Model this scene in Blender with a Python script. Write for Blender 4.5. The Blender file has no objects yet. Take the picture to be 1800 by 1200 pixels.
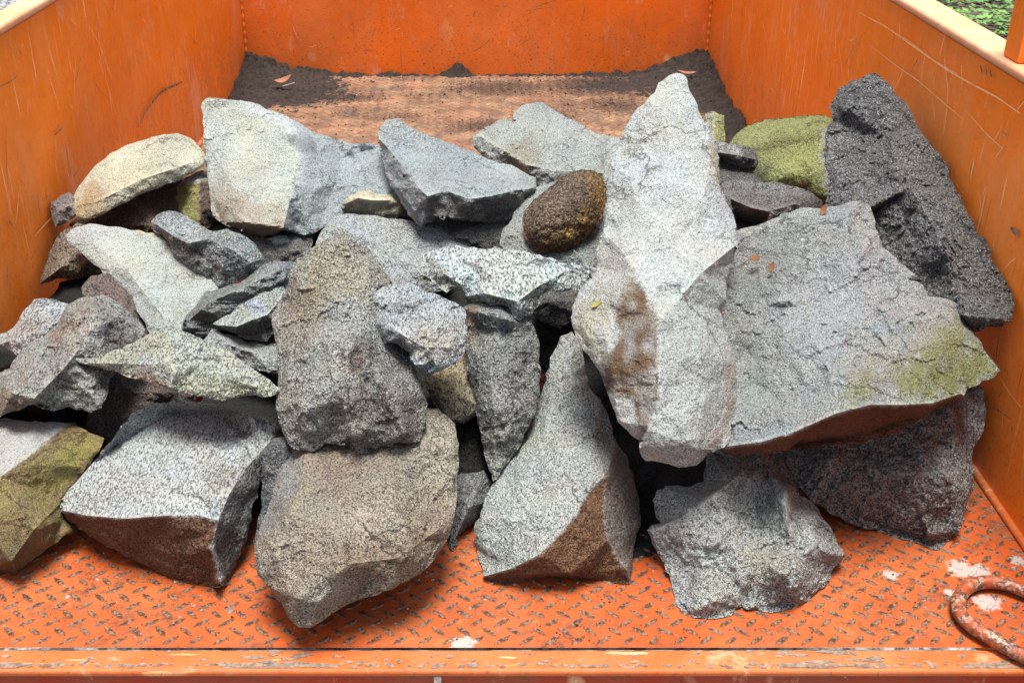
import bpy, math, random
import numpy as np
from mathutils import Vector, noise
from mathutils.geometry import delaunay_2d_cdt
R = math.radians
# ------------------------------------------------------------------ camera
F, CX, CY = 1987.0, 843.0, 600.0          # photograph: 1800 x 1200
TH = R(27.87); CT, ST = math.cos(TH), math.sin(TH)
H = 0.97                                   # lens height above the tray floor (z = 0)
sc = bpy.context.scene
C = sc.collection
cam = bpy.data.objects.new("camera", bpy.data.cameras.new("camera")); C.objects.link(cam)
cam.location = (0, 0, H); cam.rotation_euler = (R(90) - TH, 0, 0)
cam.data.sensor_width = 36; cam.data.lens = F / 1800 * 36
cam.data.shift_x = (900 - CX) / 1800
cam.data.clip_start = 0.05; cam.data.clip_end = 200
sc.camera = cam
# ------------------------------------------------------------------ light
SUN_EL, SUN_AZ = R(84), R(176)             # azimuth measured from +Y towards +X
w = bpy.data.worlds.new("World"); sc.world = w; w.use_nodes = True
nt = w.node_tree
sky = nt.nodes.new('ShaderNodeTexSky'); sky.sky_type = 'NISHITA'; sky.sun_disc = False
sky.sun_elevation = SUN_EL; sky.sun_rotation = SUN_AZ
sky.air_density = 1.0; sky.dust_density = 4.0; sky.ozone_density = 1.0
hs = nt.nodes.new('ShaderNodeHueSaturation'); hs.inputs['Saturation'].default_value = .6   # thin even cloud
nt.links.new(sky.outputs[0], hs.inputs['Color']); nt.links.new(hs.outputs[0], nt.nodes['Background'].inputs[0])
nt.nodes['Background'].inputs[1].default_value = 0.10
sl = bpy.data.lights.new("sun", 'SUN'); sl.energy = 3.3; sl.angle = R(22); sl.color = (1, .985, .91)
so = bpy.data.objects.new("sun", sl); C.objects.link(so)
sd = Vector((math.sin(SUN_AZ) * math.cos(SUN_EL), math.cos(SUN_AZ) * math.cos(SUN_EL), math.sin(SUN_EL)))
so.rotation_euler = sd.to_track_quat('Z', 'Y').to_euler()
sc.view_settings.view_transform = 'Standard'; sc.view_settings.look = 'None'
sc.view_settings.exposure = 1.05; sc.view_settings.gamma = 1.0
random.seed(7); rng = np.random.default_rng(7)
XL, XR, YF, YB, ZT = -0.768, 0.748, 1.04, 3.72, 0.56

# ------------------------------------------------------------------ helpers
def ray(px, py):                            # direction with unit depth along the view axis
    u = (np.asarray(px, float) - CX) / F; v = -(np.asarray(py, float) - CY) / F
    return np.stack([u, CT + v * ST, -ST + v * CT], -1)
def at_depth(px, py, d): return ray(px, py) * np.asarray(d, float)[..., None] + np.array([0, 0, H])
def on_z(px, py, z=0.0):
    r = ray(px, py); t = (z - H) / r[..., 2]
    return r * t[..., None] + np.array([0, 0, H])
def on_y(px, py, y):
    r = ray(px, py); return r * (y / r[..., 1])[..., None] + np.array([0, 0, H])
def nz(p, s, o=0.0): return noise.noise(Vector((p[0] * s + o, p[1] * s - o, p[2] * s + 2 * o)))
def link(name, me, parent=None, loc=None):
    o = bpy.data.objects.new(name, me); C.objects.link(o)
    if parent is not None: o.parent = parent
    if loc is not None: o.location = loc
    return o
def tag(o, label=None, cat=None, group=None, kind=None):
    for k, v in (('label', label), ('category', cat), ('group', group), ('kind', kind)):
        if v: o[k] = v
    return o
def mesh(name, V, Fc, mats, smooth=False, midx=None):
    me = bpy.data.meshes.new(name); me.from_pydata([tuple(map(float, v)) for v in V], [], [tuple(map(int, f)) for f in Fc])
    for m in (mats if isinstance(mats, (list, tuple)) else [mats]): me.materials.append(m)
    if midx is not None: me.polygons.foreach_set('material_index', list(midx))
    me.polygons.foreach_set('use_smooth', [smooth] * len(me.polygons))
    me.update(); return me
class MB:
    def __init__(s): s.V, s.F, s.M = [], [], []
    def add(s, V, Fc, m=0):
        n = len(s.V); s.V += [tuple(v) for v in V]; s.F += [tuple(i + n for i in f) for f in Fc]; s.M += [m] * len(Fc)
    def box(s, a, b, m=0, bev=0.0):
        x0, y0, z0 = a; x1, y1, z1 = b
        if bev <= 0:
            V = [(x, y, z) for z in (z0, z1) for y in (y0, y1) for x in (x0, x1)]
            s.add(V, [(0, 2, 3, 1), (4, 5, 7, 6), (0, 1, 5, 4), (2, 6, 7, 3), (0, 4, 6, 2), (1, 3, 7, 5)], m); return
        b_ = bev; V = []; import itertools
        import bmesh
        bm = bmesh.new(); bmesh.ops.create_cube(bm, size=1)
        for v in bm.verts: v.co = Vector(((x0 + x1) / 2 + v.co.x * (x1 - x0), (y0 + y1) / 2 + v.co.y * (y1 - y0), (z0 + z1) / 2 + v.co.z * (z1 - z0)))
        bmesh.ops.bevel(bm, geom=bm.edges[:], offset=b_, segments=3, affect='EDGES', profile=.5)
        bm.verts.ensure_lookup_table()
        s.add([tuple(v.co) for v in bm.verts], [[v.index for v in f.verts] for f in bm.faces], m); bm.free()
    def tube(s, pts, r, seg=12, m=0, closed=False, jit=0):
        pts = [Vector(p) for p in pts]; n = len(pts); V = []; Fc = []
        for i, p in enumerate(pts):
            a = pts[(i - 1) % n] if closed or i else pts[0]; b = pts[(i + 1) % n] if closed or i < n - 1 else pts[-1]
            t = (b - a).normalized(); up = Vector((0, 0, 1)) if abs(t.z) < .9 else Vector((1, 0, 0))
            x = t.cross(up).normalized(); y = x.cross(t).normalized(); rr = r[i] if hasattr(r, '__len__') else r
            for k in range(seg):
                an = 2 * math.pi * k / seg; q = rr * (1 + jit * nz(p + x * math.cos(an) * .03 + y * math.sin(an) * .03, 60))
                V.append(p + x * q * math.cos(an) + y * q * math.sin(an))
        for i in range(n if closed else n - 1):
            for k in range(seg):
                Fc.append((i * seg + k, i * seg + (k + 1) % seg, ((i + 1) % n) * seg + (k + 1) % seg, ((i + 1) % n) * seg + k))
        if not closed: Fc += [tuple(range(seg))[::-1], tuple(range((n - 1) * seg, n * seg))]
        s.add(V, Fc, m)
    def build(s, name, mats, parent=None, smooth=False):
        return link(name, mesh(name, s.V, s.F, mats, smooth, s.M), parent)
# ------------------------------------------------------------------ materials
class NT:
    def __init__(s, name):
        s.m = bpy.data.materials.new(name); s.m.use_nodes = True; s.t = s.m.node_tree; s.b = s.t.nodes['Principled BSDF']
        s.tc = s.t.nodes.new('ShaderNodeTexCoord').outputs['Object']
    def n(s, typ, **kw):
        nd = s.t.nodes.new('ShaderNode' + typ)
        for k, v in kw.items():
            if k.startswith('_'): setattr(nd, k[1:], v)
            else:
                i = nd.inputs[int(k[1:])] if k[0] == 'i' and k[1:].isdigit() else nd.inputs[k.replace('__', ' ')]
                if isinstance(v, bpy.types.NodeSocket): s.t.links.new(v, i)
                else: i.default_value = v
        return nd
    def map(s, sc_=(1, 1, 1), rot=(0, 0, 0), loc=(0, 0, 0), vec=None): return s.n('Mapping', Vector=vec or s.tc, Scale=sc_, Rotation=rot, Location=loc).outputs[0]
    def noise(s, scale, detail=3, rough=.5, vec=None, dist=0): return s.n('TexNoise', Vector=vec or s.tc, Scale=scale, Detail=detail, Roughness=rough, Distortion=dist).outputs[0]
    def vor(s, scale, vec=None, feat='F1', out='Distance'): return s.n('TexVoronoi', _feature=feat, Vector=vec or s.tc, Scale=scale).outputs[out]
    def ramp(s, f, a, b, lo=0.0, hi=1.0): return s.n('MapRange', i0=f, i1=a, i2=b, i3=lo, i4=hi).outputs[0]
    def mix(s, f, a, b, typ='MIX'):
        nd = s.t.nodes.new('ShaderNodeMix'); nd.data_type = 'RGBA'; nd.blend_type = typ
        for i, v in ((0, f), (6, a), (7, b)):
            if isinstance(v, bpy.types.NodeSocket): s.t.links.new(v, nd.inputs[i])
            elif i == 0: nd.inputs[0].default_value = v
            else: nd.inputs[i].default_value = tuple(v) + (1,) if len(v) == 3 else v
        return nd.outputs[2]
    def math(s, op, a, b=0.0, c=0.0):
        nd = s.n('Math', _operation=op, i0=a, i1=b, i2=c); return nd.outputs[0]
    def attr(s, name, out='Color'): return s.n('Attribute', _attribute_name=name).outputs[out]
    def out(s, col=None, rough=None, bump=None, strength=1.0, dist=.002, metal=None, spec=None):
        L = s.t.links
        for k, v in (('Base Color', col), ('Roughness', rough), ('Metallic', metal), ('Specular IOR Level', spec)):
            if v is None: continue
            if isinstance(v, bpy.types.NodeSocket): L.new(v, s.b.inputs[k])
            else: s.b.inputs[k].default_value = tuple(v) + (1,) if hasattr(v, '__len__') and len(v) == 3 else v
        if bump is not None:
            L.new(s.n('Bump', Height=bump, Strength=strength, Distance=dist).outputs[0], s.b.inputs['Normal'])
        return s.m

def rock_mat(name, scale=260, dark=.16, amount=.5, light=1.25, bump=.0035, ptn=.5, stretch=(1, 1, 1), strength=.9):
    s = NT(name); tint = s.attr('tint')
    rs = s.n('MapRange', i0=s.n('ObjectInfo').outputs['Random'], i1=0.0, i2=1.0, i3=.78, i4=1.3).outputs[0]
    base_tc = s.tc; s.tc = s.n('VectorMath', _operation='SCALE', i0=s.tc, Scale=rs).outputs[0]
    v = s.map(stretch)
    n1 = s.noise(scale, 2, .6, v, .6); n2 = s.noise(scale * .45, 3, .6, v, .8); n3 = s.noise(scale * 2.0, 1, .5)
    big = s.noise(9, 4, .6)
    thr = s.math('MULTIPLY_ADD', big, .16, amount - .08)
    d1 = s.ramp(s.math('SUBTRACT', n1, thr), -.02, .05, 1, 0)           # dark crystals
    d2 = s.ramp(s.math('SUBTRACT', n2, s.math('SUBTRACT', thr, .1)), -.02, .04, 1, 0)
    dk = s.math('MAXIMUM', d1, d2)
    l1 = s.ramp(n3, .56, .66)
    col = s.mix(l1, tint, s.mix(1.0, tint, (light, light, light), 'MULTIPLY'))
    col = s.mix(s.math('MULTIPLY', dk, .92), col, s.mix(1.0, tint, (dark, dark, dark * 1.02), 'MULTIPLY'))
    pt = s.ramp(s.n('NewGeometry').outputs['Pointiness'], .515, .58, 0, ptn)
    col = s.mix(pt, col, s.mix(1.0, tint, (1.45, 1.45, 1.4), 'MULTIPLY'))
    ve = s.n('TexVoronoi', _feature='DISTANCE_TO_EDGE', Vector=s.n('VectorMath', _operation='ADD', i0=s.tc, i1=s.n('VectorMath', _operation='SCALE', i0=s.n('TexNoise', Vector=s.tc, Scale=14, Detail=5, Roughness=.7).outputs['Color'], Scale=.09).outputs[0]).outputs[0], Scale=7.5).outputs['Distance']
    crk = s.math('MULTIPLY', s.ramp(ve, .004, .014, 1, 0), s.ramp(s.noise(5, 3, .6, s.map(loc=(3, 1, 2))), .50, .60))
    wm = s.ramp(s.noise(14, 4, .6), .38, .62)
    sp2 = s.ramp(s.noise(55, 5, .75, s.map(loc=(7, 2, 5))), .56, .62)
    col = s.mix(s.math('MULTIPLY', sp2, .35), col, s.mix(1.0, col, (.52, .48, .42), 'MULTIPLY'))
    col = s.mix(s.math('MULTIPLY', crk, .7), col, s.mix(1.0, tint, (.18, .17, .15), 'MULTIPLY'))
    col = s.mix(s.math('MULTIPLY', wm, .28), col, s.mix(1.0, col, (.78, .74, .68), 'MULTIPLY'))
    hgt = s.math('ADD', s.math('MULTIPLY', n1, .7), s.math('ADD', s.math('MULTIPLY', n2, 1.4), s.math('MULTIPLY', n3, .25)))
    hgt = s.math('ADD', hgt, s.math('ADD', s.math('MULTIPLY', s.noise(60, 4, .65), 1.7), s.math('MULTIPLY', s.noise(150, 3, .6, v), 1.3)))
    hgt = s.math('SUBTRACT', hgt, s.math('MULTIPLY', crk, .8))
    return s.out(col, .85, hgt, strength, bump, spec=.3)
M = {}
M['pale'] = rock_mat('pale_andesite', 500, .20, .448, 1.35, .0055, strength=1)
M['fine'] = rock_mat('fine_andesite', 620, .30, .44, 1.25, .0038, strength=.9)
M['needle'] = rock_mat('needled_andesite', 440, .20, .452, 1.15, .0055, strength=1, stretch=(1, .4, .8))
M['rough'] = rock_mat('rough_andesite', 400, .20, .465, 1.6, .009, strength=1)
M['dark'] = rock_mat('dark_weathered_rock', 330, .22, .47, 3.0, .009, strength=1)
M['crust'] = rock_mat('crusted_boulder_rock', 230, .25, .49, 1.9, .008, strength=1)

def paint(name, base, fade, dirt=.25, floor=False):
    s = NT(name)
    f1 = s.ramp(s.math('ADD', s.math('MULTIPLY', s.noise(3.2, 5, .6), .5), s.math('MULTIPLY', s.noise(1.0, 6, .7, s.map((9, 9, 2.5))), .5)), .44, .60)
    col = s.mix(s.math('MULTIPLY', f1, .55), base, fade)
    tn = s.ramp(s.noise(42, 6, .8), .52, .62)
    col = s.mix(s.math('MULTIPLY', tn, .12), col, (.30, .07, .02))
    # vertical rub marks, fine scratches in several directions
    for k, (rt, sc_, a, b, c, st) in enumerate((((0, 0, 0), (26, 26, 2.2), .60, .68, fade, .55), ((R(38), 0, R(8)), (5, 60, 3.0), .67, .71, (.95, .55, .25), .8),
                                             ((R(-52), 0, 0), (6, 75, 3.0), .68, .72, (.95, .6, .32), .8), ((R(15), 0, R(4)), (70, 70, 3.5), .69, .73, (.28, .07, .02), .8))):
        m_ = s.ramp(s.noise(2.0, 2, .5, s.map(sc_, rt, (k * 3.1, k, k * 1.7)), .25), a, b)
        msk = s.ramp(s.noise(2.5, 3, .5, s.map((1, 1, 1), (0, 0, 0), (k * 5, 2, 1))), .45, .6)
        if not (floor and k in (1, 2)): col = s.mix(s.math('MULTIPLY', s.math('MULTIPLY', m_, msk), st), col, c)
    grime = s.ramp(s.noise(7, 6, .7), .45, .75)
    col = s.mix(s.math('MULTIPLY', grime, dirt), col, (.22, .075, .03))
    sp = s.ramp(s.noise(120, 4, .8), .645, .68); spm = s.ramp(s.noise(5, 3, .6), .38, .58)
    chip = s.math('MULTIPLY', sp, spm)
    col = s.mix(s.math('MULTIPLY', chip, .9), col, (.06, .025, .015))
    wh = s.math('MULTIPLY', s.ramp(s.noise(45, 4, .7, s.map((1, 1, .5))), .70, .74), .7)
    col = s.mix(wh, col, (.75, .55, .45))
    y = s.n('SeparateXYZ', Vector=s.tc)
    if not floor:                                    # rust haze low down towards the headboard, rub marks and primer chips
        low = s.math('MULTIPLY', s.ramp(y.outputs[2], .02, .30, 1, 0), s.ramp(y.outputs[1], 1.4, 2.4, .35, 1))
        rr = s.math('MULTIPLY', low, s.ramp(s.noise(9, 6, .75), .35, .62))
        col = s.mix(s.math('MULTIPLY', rr, .5), col, (.42, .13, .05))
        fl_ = s.math('MULTIPLY', s.ramp(s.noise(150, 3, .7), .60, .64), s.math('ADD', s.math('MULTIPLY', low, .9), .12))
        col = s.mix(fl_, col, (.10, .035, .02))
        pch = s.ramp(s.noise(7, 7, .8, s.map((1, 1, .45), loc=(4, 4, 4))), .57, .63)
        col = s.mix(s.math('MULTIPLY', pch, .45), col, (.80, .38, .24))
    if floor:
        far = s.ramp(y.outputs[1], 1.5, 2.8)
        dust = s.ramp(s.noise(6, 5, .7), .3, .6, .82, 1.0)
        col = s.mix(s.math('MULTIPLY', far, dust), col, s.mix(s.ramp(s.noise(14, 5, .7), .4, .6), (.30, .185, .11), (.12, .082, .06)))
        sco = s.ramp(s.noise(34, 9, .85), .51, .58); scm = s.ramp(s.noise(5.5, 4, .7), .38, .6, .15, 1)
        col = s.mix(s.math('MULTIPLY', s.math('MULTIPLY', sco, scm), .85), col, (.085, .04, .022))
        rub = s.ramp(s.noise(3, 7, .75, s.map((2.5, 7, 1), (0, 0, R(25)))), .50, .60)
        col = s.mix(s.math('MULTIPLY', rub, .35), col, (.20, .065, .028))
        grit = s.ramp(s.noise(230, 3, .8), .60, .65)
        col = s.mix(s.math('MULTIPLY', grit, .85), col, (.05, .03, .02))
        # worn tops of the tread bars
        wr = s.attr('worn', 'Fac'); nn = s.noise(75, 4, .7)
        wm = s.math('MULTIPLY', wr, s.ramp(nn, .30, .42)); wm = s.math('MULTIPLY', wm, s.ramp(y.outputs[1], 1.6, 2.6, 1, .35))
        bare = s.mix(s.ramp(s.noise(260, 2, .6), .42, .6), (.04, .022, .014), (.20, .13, .085))
        col = s.mix(s.math('MULTIPLY', wm, .97), col, bare)
        # soil washed over the plate towards the headboard
        dm = s.attr('soil', 'Fac')
        n5 = s.noise(110, 4, .8)
        dmask = s.ramp(s.math('ADD', dm, s.math('MULTIPLY', s.math('SUBTRACT', n5, .5), 2.4)), .26, .56)
        col = s.mix(s.math('MULTIPLY', dmask, .88), col, (.045, .026, .018))
        # splashes of white paint
        wf = None
        for cx_, cy_, r_ in SPLASH:
            d_ = s.n('VectorMath', _operation='DISTANCE', i0=s.tc, i1=(cx_, cy_, 0)).outputs['Value']
            g = s.ramp(d_, 0, r_, 1, 0); wf = g if wf is None else s.math('MAXIMUM', wf, g)
        wf = s.ramp(s.math('ADD', wf, s.math('MULTIPLY', s.noise(110, 6, .8), 2.2)), 1.42, 1.56)
        col = s.mix(s.math('MULTIPLY', wf, .9), col, (.34, .32, .30))
    hb = s.math('ADD', s.noise(30, 5, .6), s.math('MULTIPLY', chip, -.6))
    return s.out(col, s.ramp(s.noise(20, 4, .6), .3, .7, .42, .68), hb, .35, .002, spec=.35)
SPLASH = []
for px_, py_, r_ in ((1690, 1000, .035), (1735, 1058, .03), (1668, 1040, .012), (1790, 985, .02), (1565, 1010, .02), (815, 1132, .028), (1720, 1005, .03)):
    p_ = on_z(px_, py_); SPLASH.append((float(p_[0]), float(p_[1]), r_ * .82))
OR, FA = (.92, .20, .001), (.86, .29, .08)
M['wall'] = paint('scratched_orange_paint', OR, FA, .12)
M['back'] = paint('orange_headboard_paint', (.88, .16, .002), (.82, .23, .06), .2)
M['floor'] = paint('worn_orange_floor_paint', (.40, .064, .008), (.44, .135, .042), .5, True)
M['rail'] = paint('faded_rim_paint_sky_sheen', (.72, .34, .18), (.72, .46, .32), .25)  # faded paint, with the bright sky reflection put into its pale colour
M['lip'] = paint('worn_edge_paint', (.50, .10, .02), (.54, .19, .07), .5)
M['face'] = paint('grimy_tail_paint', (.40, .03, .005), (.26, .06, .025), .9)
s = NT('dark_gap_rust'); M['rust'] = s.out(s.mix(s.ramp(s.noise(60, 5, .7), .4, .6), (.07, .04, .03), (.30, .19, .13)), .8, s.noise(120, 4), .5)
s = NT('bare_scratched_metal'); M['scuff'] = s.out(s.mix(s.ramp(s.noise(80, 4, .7), .4, .6), (.88, .36, .08), (.88, .52, .26)), .6)
s = NT('bare_chipped_steel'); M['chip'] = s.out(s.mix(s.ramp(s.noise(90, 5, .7), .4, .6), (.12, .08, .055), (.26, .19, .15)), .7, s.noise(200, 3), .4, .001)
s = NT('weld_metal'); M['weld'] = s.out(s.mix(s.ramp(s.noise(150, 4, .7), .4, .6), (.38, .34, .30), (.6, .55, .5)), .5)
s = NT('damp_soil'); M['soil'] = s.out(s.mix(s.ramp(s.noise(90, 5, .7), .35, .65), (.014, .010, .008), (.045, .030, .023)), .95, s.noise(160, 5, .7), 1, .006)
s = NT('stone_chips'); M['chips'] = s.out(s.mix(s.ramp(s.noise(60, 3, .7), .4, .6), (.14, .12, .10), (.42, .42, .40)), .9)
s = NT('scuffed_ring_paint')
M['ring'] = s.out(s.mix(s.ramp(s.noise(60, 8, .85), .46, .54), (.30, .062, .018), s.mix(s.ramp(s.noise(160, 3), .45, .58), (.05, .03, .025), (.36, .27, .2))), .5, s.noise(140, 4, .7), .8, .002)
def flat(name, c, r=.8):
    s = NT(name); return s.out(s.mix(s.noise(120, 3), c, tuple(x * .5 for x in c)), r)
M['leaf_o'] = flat('dry_leaf', (.20, .07, .015)); M['leaf_y'] = flat('yellow_leaf', (.28, .25, .04)); M['leaf_p'] = flat('curled_pale_leaf', (.36, .15, .085))
M['twig'] = flat('dry_twig', (.30, .26, .22))
s = NT('coarse_asphalt'); M['asph'] = s.out(s.mix(s.ramp(s.noise(28, 3, .7), .42, .58), (.06, .06, .06), (.36, .36, .35)), .9, s.noise(28, 4, .7), 1, .02)
s = NT('ivy_leaves'); M['ivy'] = s.out(s.mix(s.ramp(s.noise(6, 4, .7), .35, .65), (.045, .13, .02), (.16, .30, .06)), .5)
s = NT('litter_earth'); M['earth'] = s.out(s.mix(s.ramp(s.noise(20, 4, .7), .4, .6), (.03, .022, .015), (.12, .085, .06)), .95, s.noise(30, 4, .7), 1, .02)

# ------------------------------------------------------------------ ground
GZ = -0.78
g = link('ground', mesh('ground', [(-60, -40, GZ), (60, -40, GZ), (60, 120, GZ), (-60, 120, GZ)], [(0, 1, 2, 3)], M['asph'])); g['kind'] = 'structure'
b0 = on_z(1640, -60, GZ)
g = link('planting_bed', mesh('planting_bed', [(1.9, 3.4, GZ + .01), (9, 3.4, GZ + .01), (9, 16, GZ + .01), (1.9, 16, GZ + .01)], [(0, 1, 2, 3)], M['earth'])); g['kind'] = 'structure'
mb = MB()
for _ in range(15000):
    x, y = rng.uniform(1.9, 6.5), rng.uniform(3.6, 12)
    hh = .05 + .10 * (noise.noise(Vector((x * 1.5, y * 1.5, 0))) + .5)
    if noise.noise(Vector((x * .9, y * .9, 5))) > .28: continue
    c = Vector((x, y, GZ + rng.uniform(.02, max(.04, hh)))); a = rng.uniform(0, 6.28); s_ = rng.uniform(.022, .045)
    d = Vector((math.cos(a), math.sin(a), rng.uniform(-.3, .5))) * s_; e = Vector((-math.sin(a), math.cos(a), rng.uniform(-.4, .4))) * s_ * .6
    mb.add([c - d, c - e * 1.0, c + d, c + e], [(0, 1, 2, 3)])
tag(mb.build('ground_cover', M['ivy']), 'low leafy green ground cover growing beside the truck', 'plants', kind='stuff')

# ------------------------------------------------------------------ truck bed
bed = bpy.data.objects.new('truck_bed', None); C.objects.link(bed); bed.location = (0, 2.3, 0)
tag(bed, 'scratched orange steel tipper bed with chequer plate floor holding the rock pile', 'truck bed')
def part(o): o.parent = bed; o.matrix_parent_inverse.identity(); o.location = (0, -2.3, 0); return o
def scratches(mb, plane, n, seed, mats, rngs, fixed=()):
    r_ = random.Random(seed)
    strokes = [list(f) for f in fixed]
    for _ in range(n):
        a = r_.gauss(*rngs[2]); l = r_.uniform(.006, .05) * r_.choice((1, 1, 1, 2.2)); u = r_.uniform(*rngs[0]); v = r_.uniform(*rngs[1]); cv = r_.gauss(0, .45)
        pts = []
        for k in range(7):
            pts.append((u, v)); u += math.cos(a) * l / 6; v += math.sin(a) * l / 6; a += cv * .12
        strokes.append((pts, r_.uniform(.0003, .0008), r_.choice(mats)))
    for pts, wd, m_ in strokes:
        for (u0, v0), (u1, v1), k in zip(pts, pts[1:], range(99)):
            L = math.hypot(u1 - u0, v1 - v0) or 1; nx, ny = -(v1 - v0) / L, (u1 - u0) / L
            w0 = wd * (.3 + math.sin(math.pi * (k + .2) / len(pts))); w1 = wd * (.3 + math.sin(math.pi * min(k + 1.2, len(pts)) / len(pts)))
            mb.add([plane(u0 + nx * w0, v0 + ny * w0), plane(u1 + nx * w1, v1 + ny * w1), plane(u1 - nx * w1, v1 - ny * w1), plane(u0 - nx * w0, v0 - ny * w0)], [(0, 1, 2, 3)], m_)
def on_x(px, py, x):
    r_ = ray(px, py); return r_ * (x / r_[0]) + np.array([0, 0, H])
def wallpath(side, pts): return [(float(q[1]), float(q[2])) for q in (on_x(a, b, side) for a, b in pts)]
# side walls: a folded sheet with a slightly dented inner face
for side, X, t, nm in ((-1, XL, .042, 1), (1, XR, .055, 2)):
    mb = MB(); ny, nzc = 90, 20; Y0 = .55
    V = []; Fc = []
    for j in range(nzc + 1):
        for i in range(ny + 1):
            y = Y0 + (YB - Y0) * i / ny; z = -.004 + (ZT - .004 + .004) * j / nzc
            e = math.sin(math.pi * i / ny) * math.sin(math.pi * j / nzc)
            V.append((X + e * .006 * noise.noise(Vector((y * 2.2, z * 3.5, side * 4))) + e * .0015 * noise.noise(Vector((y * 9, z * 9, side * 4))), y, z))
    for j in range(nzc):
        for i in range(ny):
            q = (j * (ny + 1) + i, j * (ny + 1) + i + 1, (j + 1) * (ny + 1) + i + 1, (j + 1) * (ny + 1) + i); Fc.append(q if side < 0 else q[::-1])
    mb.add(V, Fc)
    xa, xb = sorted((X + side * .0085, X + side * (t - .004))); mb.box((xa, Y0, -.25), (xb, YB + .06, ZT - .004))
    pl = lambda u, v, X=X, side=side: (X - side * .0016 - side * max(0, .0045 * math.sin(math.pi * (u - .55) / 3.17)), u, v)
    fx = []
    if side < 0:
        fx = [(wallpath(X, [(238, 224), (250, 200), (262, 182), (278, 164), (290, 156), (305, 150), (318, 144)]), .0022, 2), (wallpath(X, [(150, 45), (168, 75), (180, 105), (192, 140)]), .0007, 1),
              (wallpath(X, [(90, 238), (103, 225)]), .0014, 2), (wallpath(X, [(55, 415), (75, 392), (90, 378)]), .0012, 1), (wallpath(X, [(133, 92), (137, 106)]), .001, 2)]
    else:
        fx = [(wallpath(X, [(1515, 22), (1560, 45), (1620, 88), (1670, 122), (1700, 140), (1760, 172), (1800, 200)]), .0012, 1), (wallpath(X, [(1535, 80), (1580, 115), (1620, 142), (1670, 185), (1700, 210)]), .0007, 1),
              (wallpath(X, [(1530, 30), (1600, 70), (1650, 108), (1690, 130)]), .0006, 1), (wallpath(X, [(1668, 72), (1667, 110), (1673, 160), (1670, 200), (1664, 240)]), .0008, 1),
              (wallpath(X, [(1700, 190), (1740, 235), (1770, 262)]), .0006, 1), (wallpath(X, [(1604, 135), (1612, 116), (1620, 104)]), .0008, 2),
              (wallpath(X, [(1730, 115), (1733, 128)]), .002, 2), (wallpath(X, [(1740, 117), (1741, 132)]), .0016, 2), (wallpath(X, [(1747, 122), (1750, 136)]), .0014, 2),
              (wallpath(X, [(1762, 660), (1780, 690), (1800, 715)]), .0009, 1), (wallpath(X, [(1783, 400), (1795, 412)]), .004, 2), (wallpath(X, [(1680, 290), (1683, 318), (1700, 340)]), .0004, 1)]
    scratches(mb, pl, 330, 3 + side, (1, 1, 1, 2), ((.8, 3.6), (.06, .54), (1.5, .45)), fx)
    scratches(mb, pl, 60, 13 + side, (1, 2), ((.8, 3.6), (.1, .54), (0.3, .9)))
    part(mb.build('side_wall', [M['wall'], M['scuff'], M['rust']], smooth=False))
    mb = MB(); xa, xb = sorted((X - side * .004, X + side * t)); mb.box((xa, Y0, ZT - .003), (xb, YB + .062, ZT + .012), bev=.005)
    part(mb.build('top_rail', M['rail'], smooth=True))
    mb = MB()                                                      # weld bead along the floor joint
    pts = [(X - side * .004, YF + .01 + k * .02, .003) for k in range(int((YB - YF - .02) / .02))]
    mb.tube(pts, [.006 + .0012 * noise.noise(Vector((k * .7, side, 0))) for k in range(len(pts))], 8)
    part(mb.build('floor_weld', M['lip'], smooth=True))
    mb = MB(); pts = [(X - side * .003, YB - .003, .05 + k * .008) for k in range(62)]
    mb.tube(pts, [.005 + .0016 * math.sin(k * 1.9) for k in range(62)], 8); part(mb.build('corner_weld', M['wall'], smooth=True))
# headboard
mb = MB(); V = []; Fc = []; nx = 60
for j in range(21):
    for i in range(nx + 1):
        x = XL + (XR - XL) * i / nx; z = -.004 + (ZT + .004) * j / 20; e = math.sin(math.pi * i / nx) * math.sin(math.pi * j / 20)
        V.append((x, YB - e * .006 * noise.noise(Vector((x * 3, z * 4, 9))), z))
for j in range(20):
    for i in range(nx): Fc.append((j * (nx + 1) + i, j * (nx + 1) + i + 1, (j + 1) * (nx + 1) + i + 1, (j + 1) * (nx + 1) + i))
mb.add(V, Fc); mb.box((XL, YB + .008, -.25), (XR, YB + .058, ZT + .02))
scratches(mb, lambda u, v: (u, YB - .0065, v), 70, 31, (2, 2, 1), ((XL + .05, XR - .1), (.03, .5), (1.2, .8)))
part(mb.build('headboard', [M['back'], M['scuff'], M['rust']]))
# floor plate with raised tread bars
def blob(px, py, rx, ry, a): p = on_z(px, py); q = on_z(px + rx, py); r2 = on_z(px, py - ry); return (p[0], p[1], max(abs(q[0] - p[0]), .02), max(abs(r2[1] - p[1]), .02), a)
SOIL = [blob(500, 165, 120, 20, 1.05), blob(600, 172, 70, 10, .85), blob(880, 155, 110, 16, .8), blob(760, 168, 60, 10, .45), blob(860, 222, 110, 14, .72), blob(1060, 150, 120, 20, .95), blob(1180, 140, 80, 18, 1.1),
        blob(1240, 160, 60, 40, 1.0), blob(960, 205, 70, 20, .7), blob(1080, 185, 70, 18, .7), blob(700, 205, 80, 14, .5), blob(1285, 225, 40, 26, 1.2), blob(640, 200, 90, 14, .42), blob(1000, 190, 60, 20, .5)]
def soil_amt(x, y):
    a = 0
    for bx, by, rx, ry, am in SOIL: a = max(a, am * math.exp(-((x - bx) / rx) ** 2 - ((y - by) / ry) ** 2))
    return a
V = []; Fc = []; worn = []; soilv = []
nx, ny = 76, 135
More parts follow.
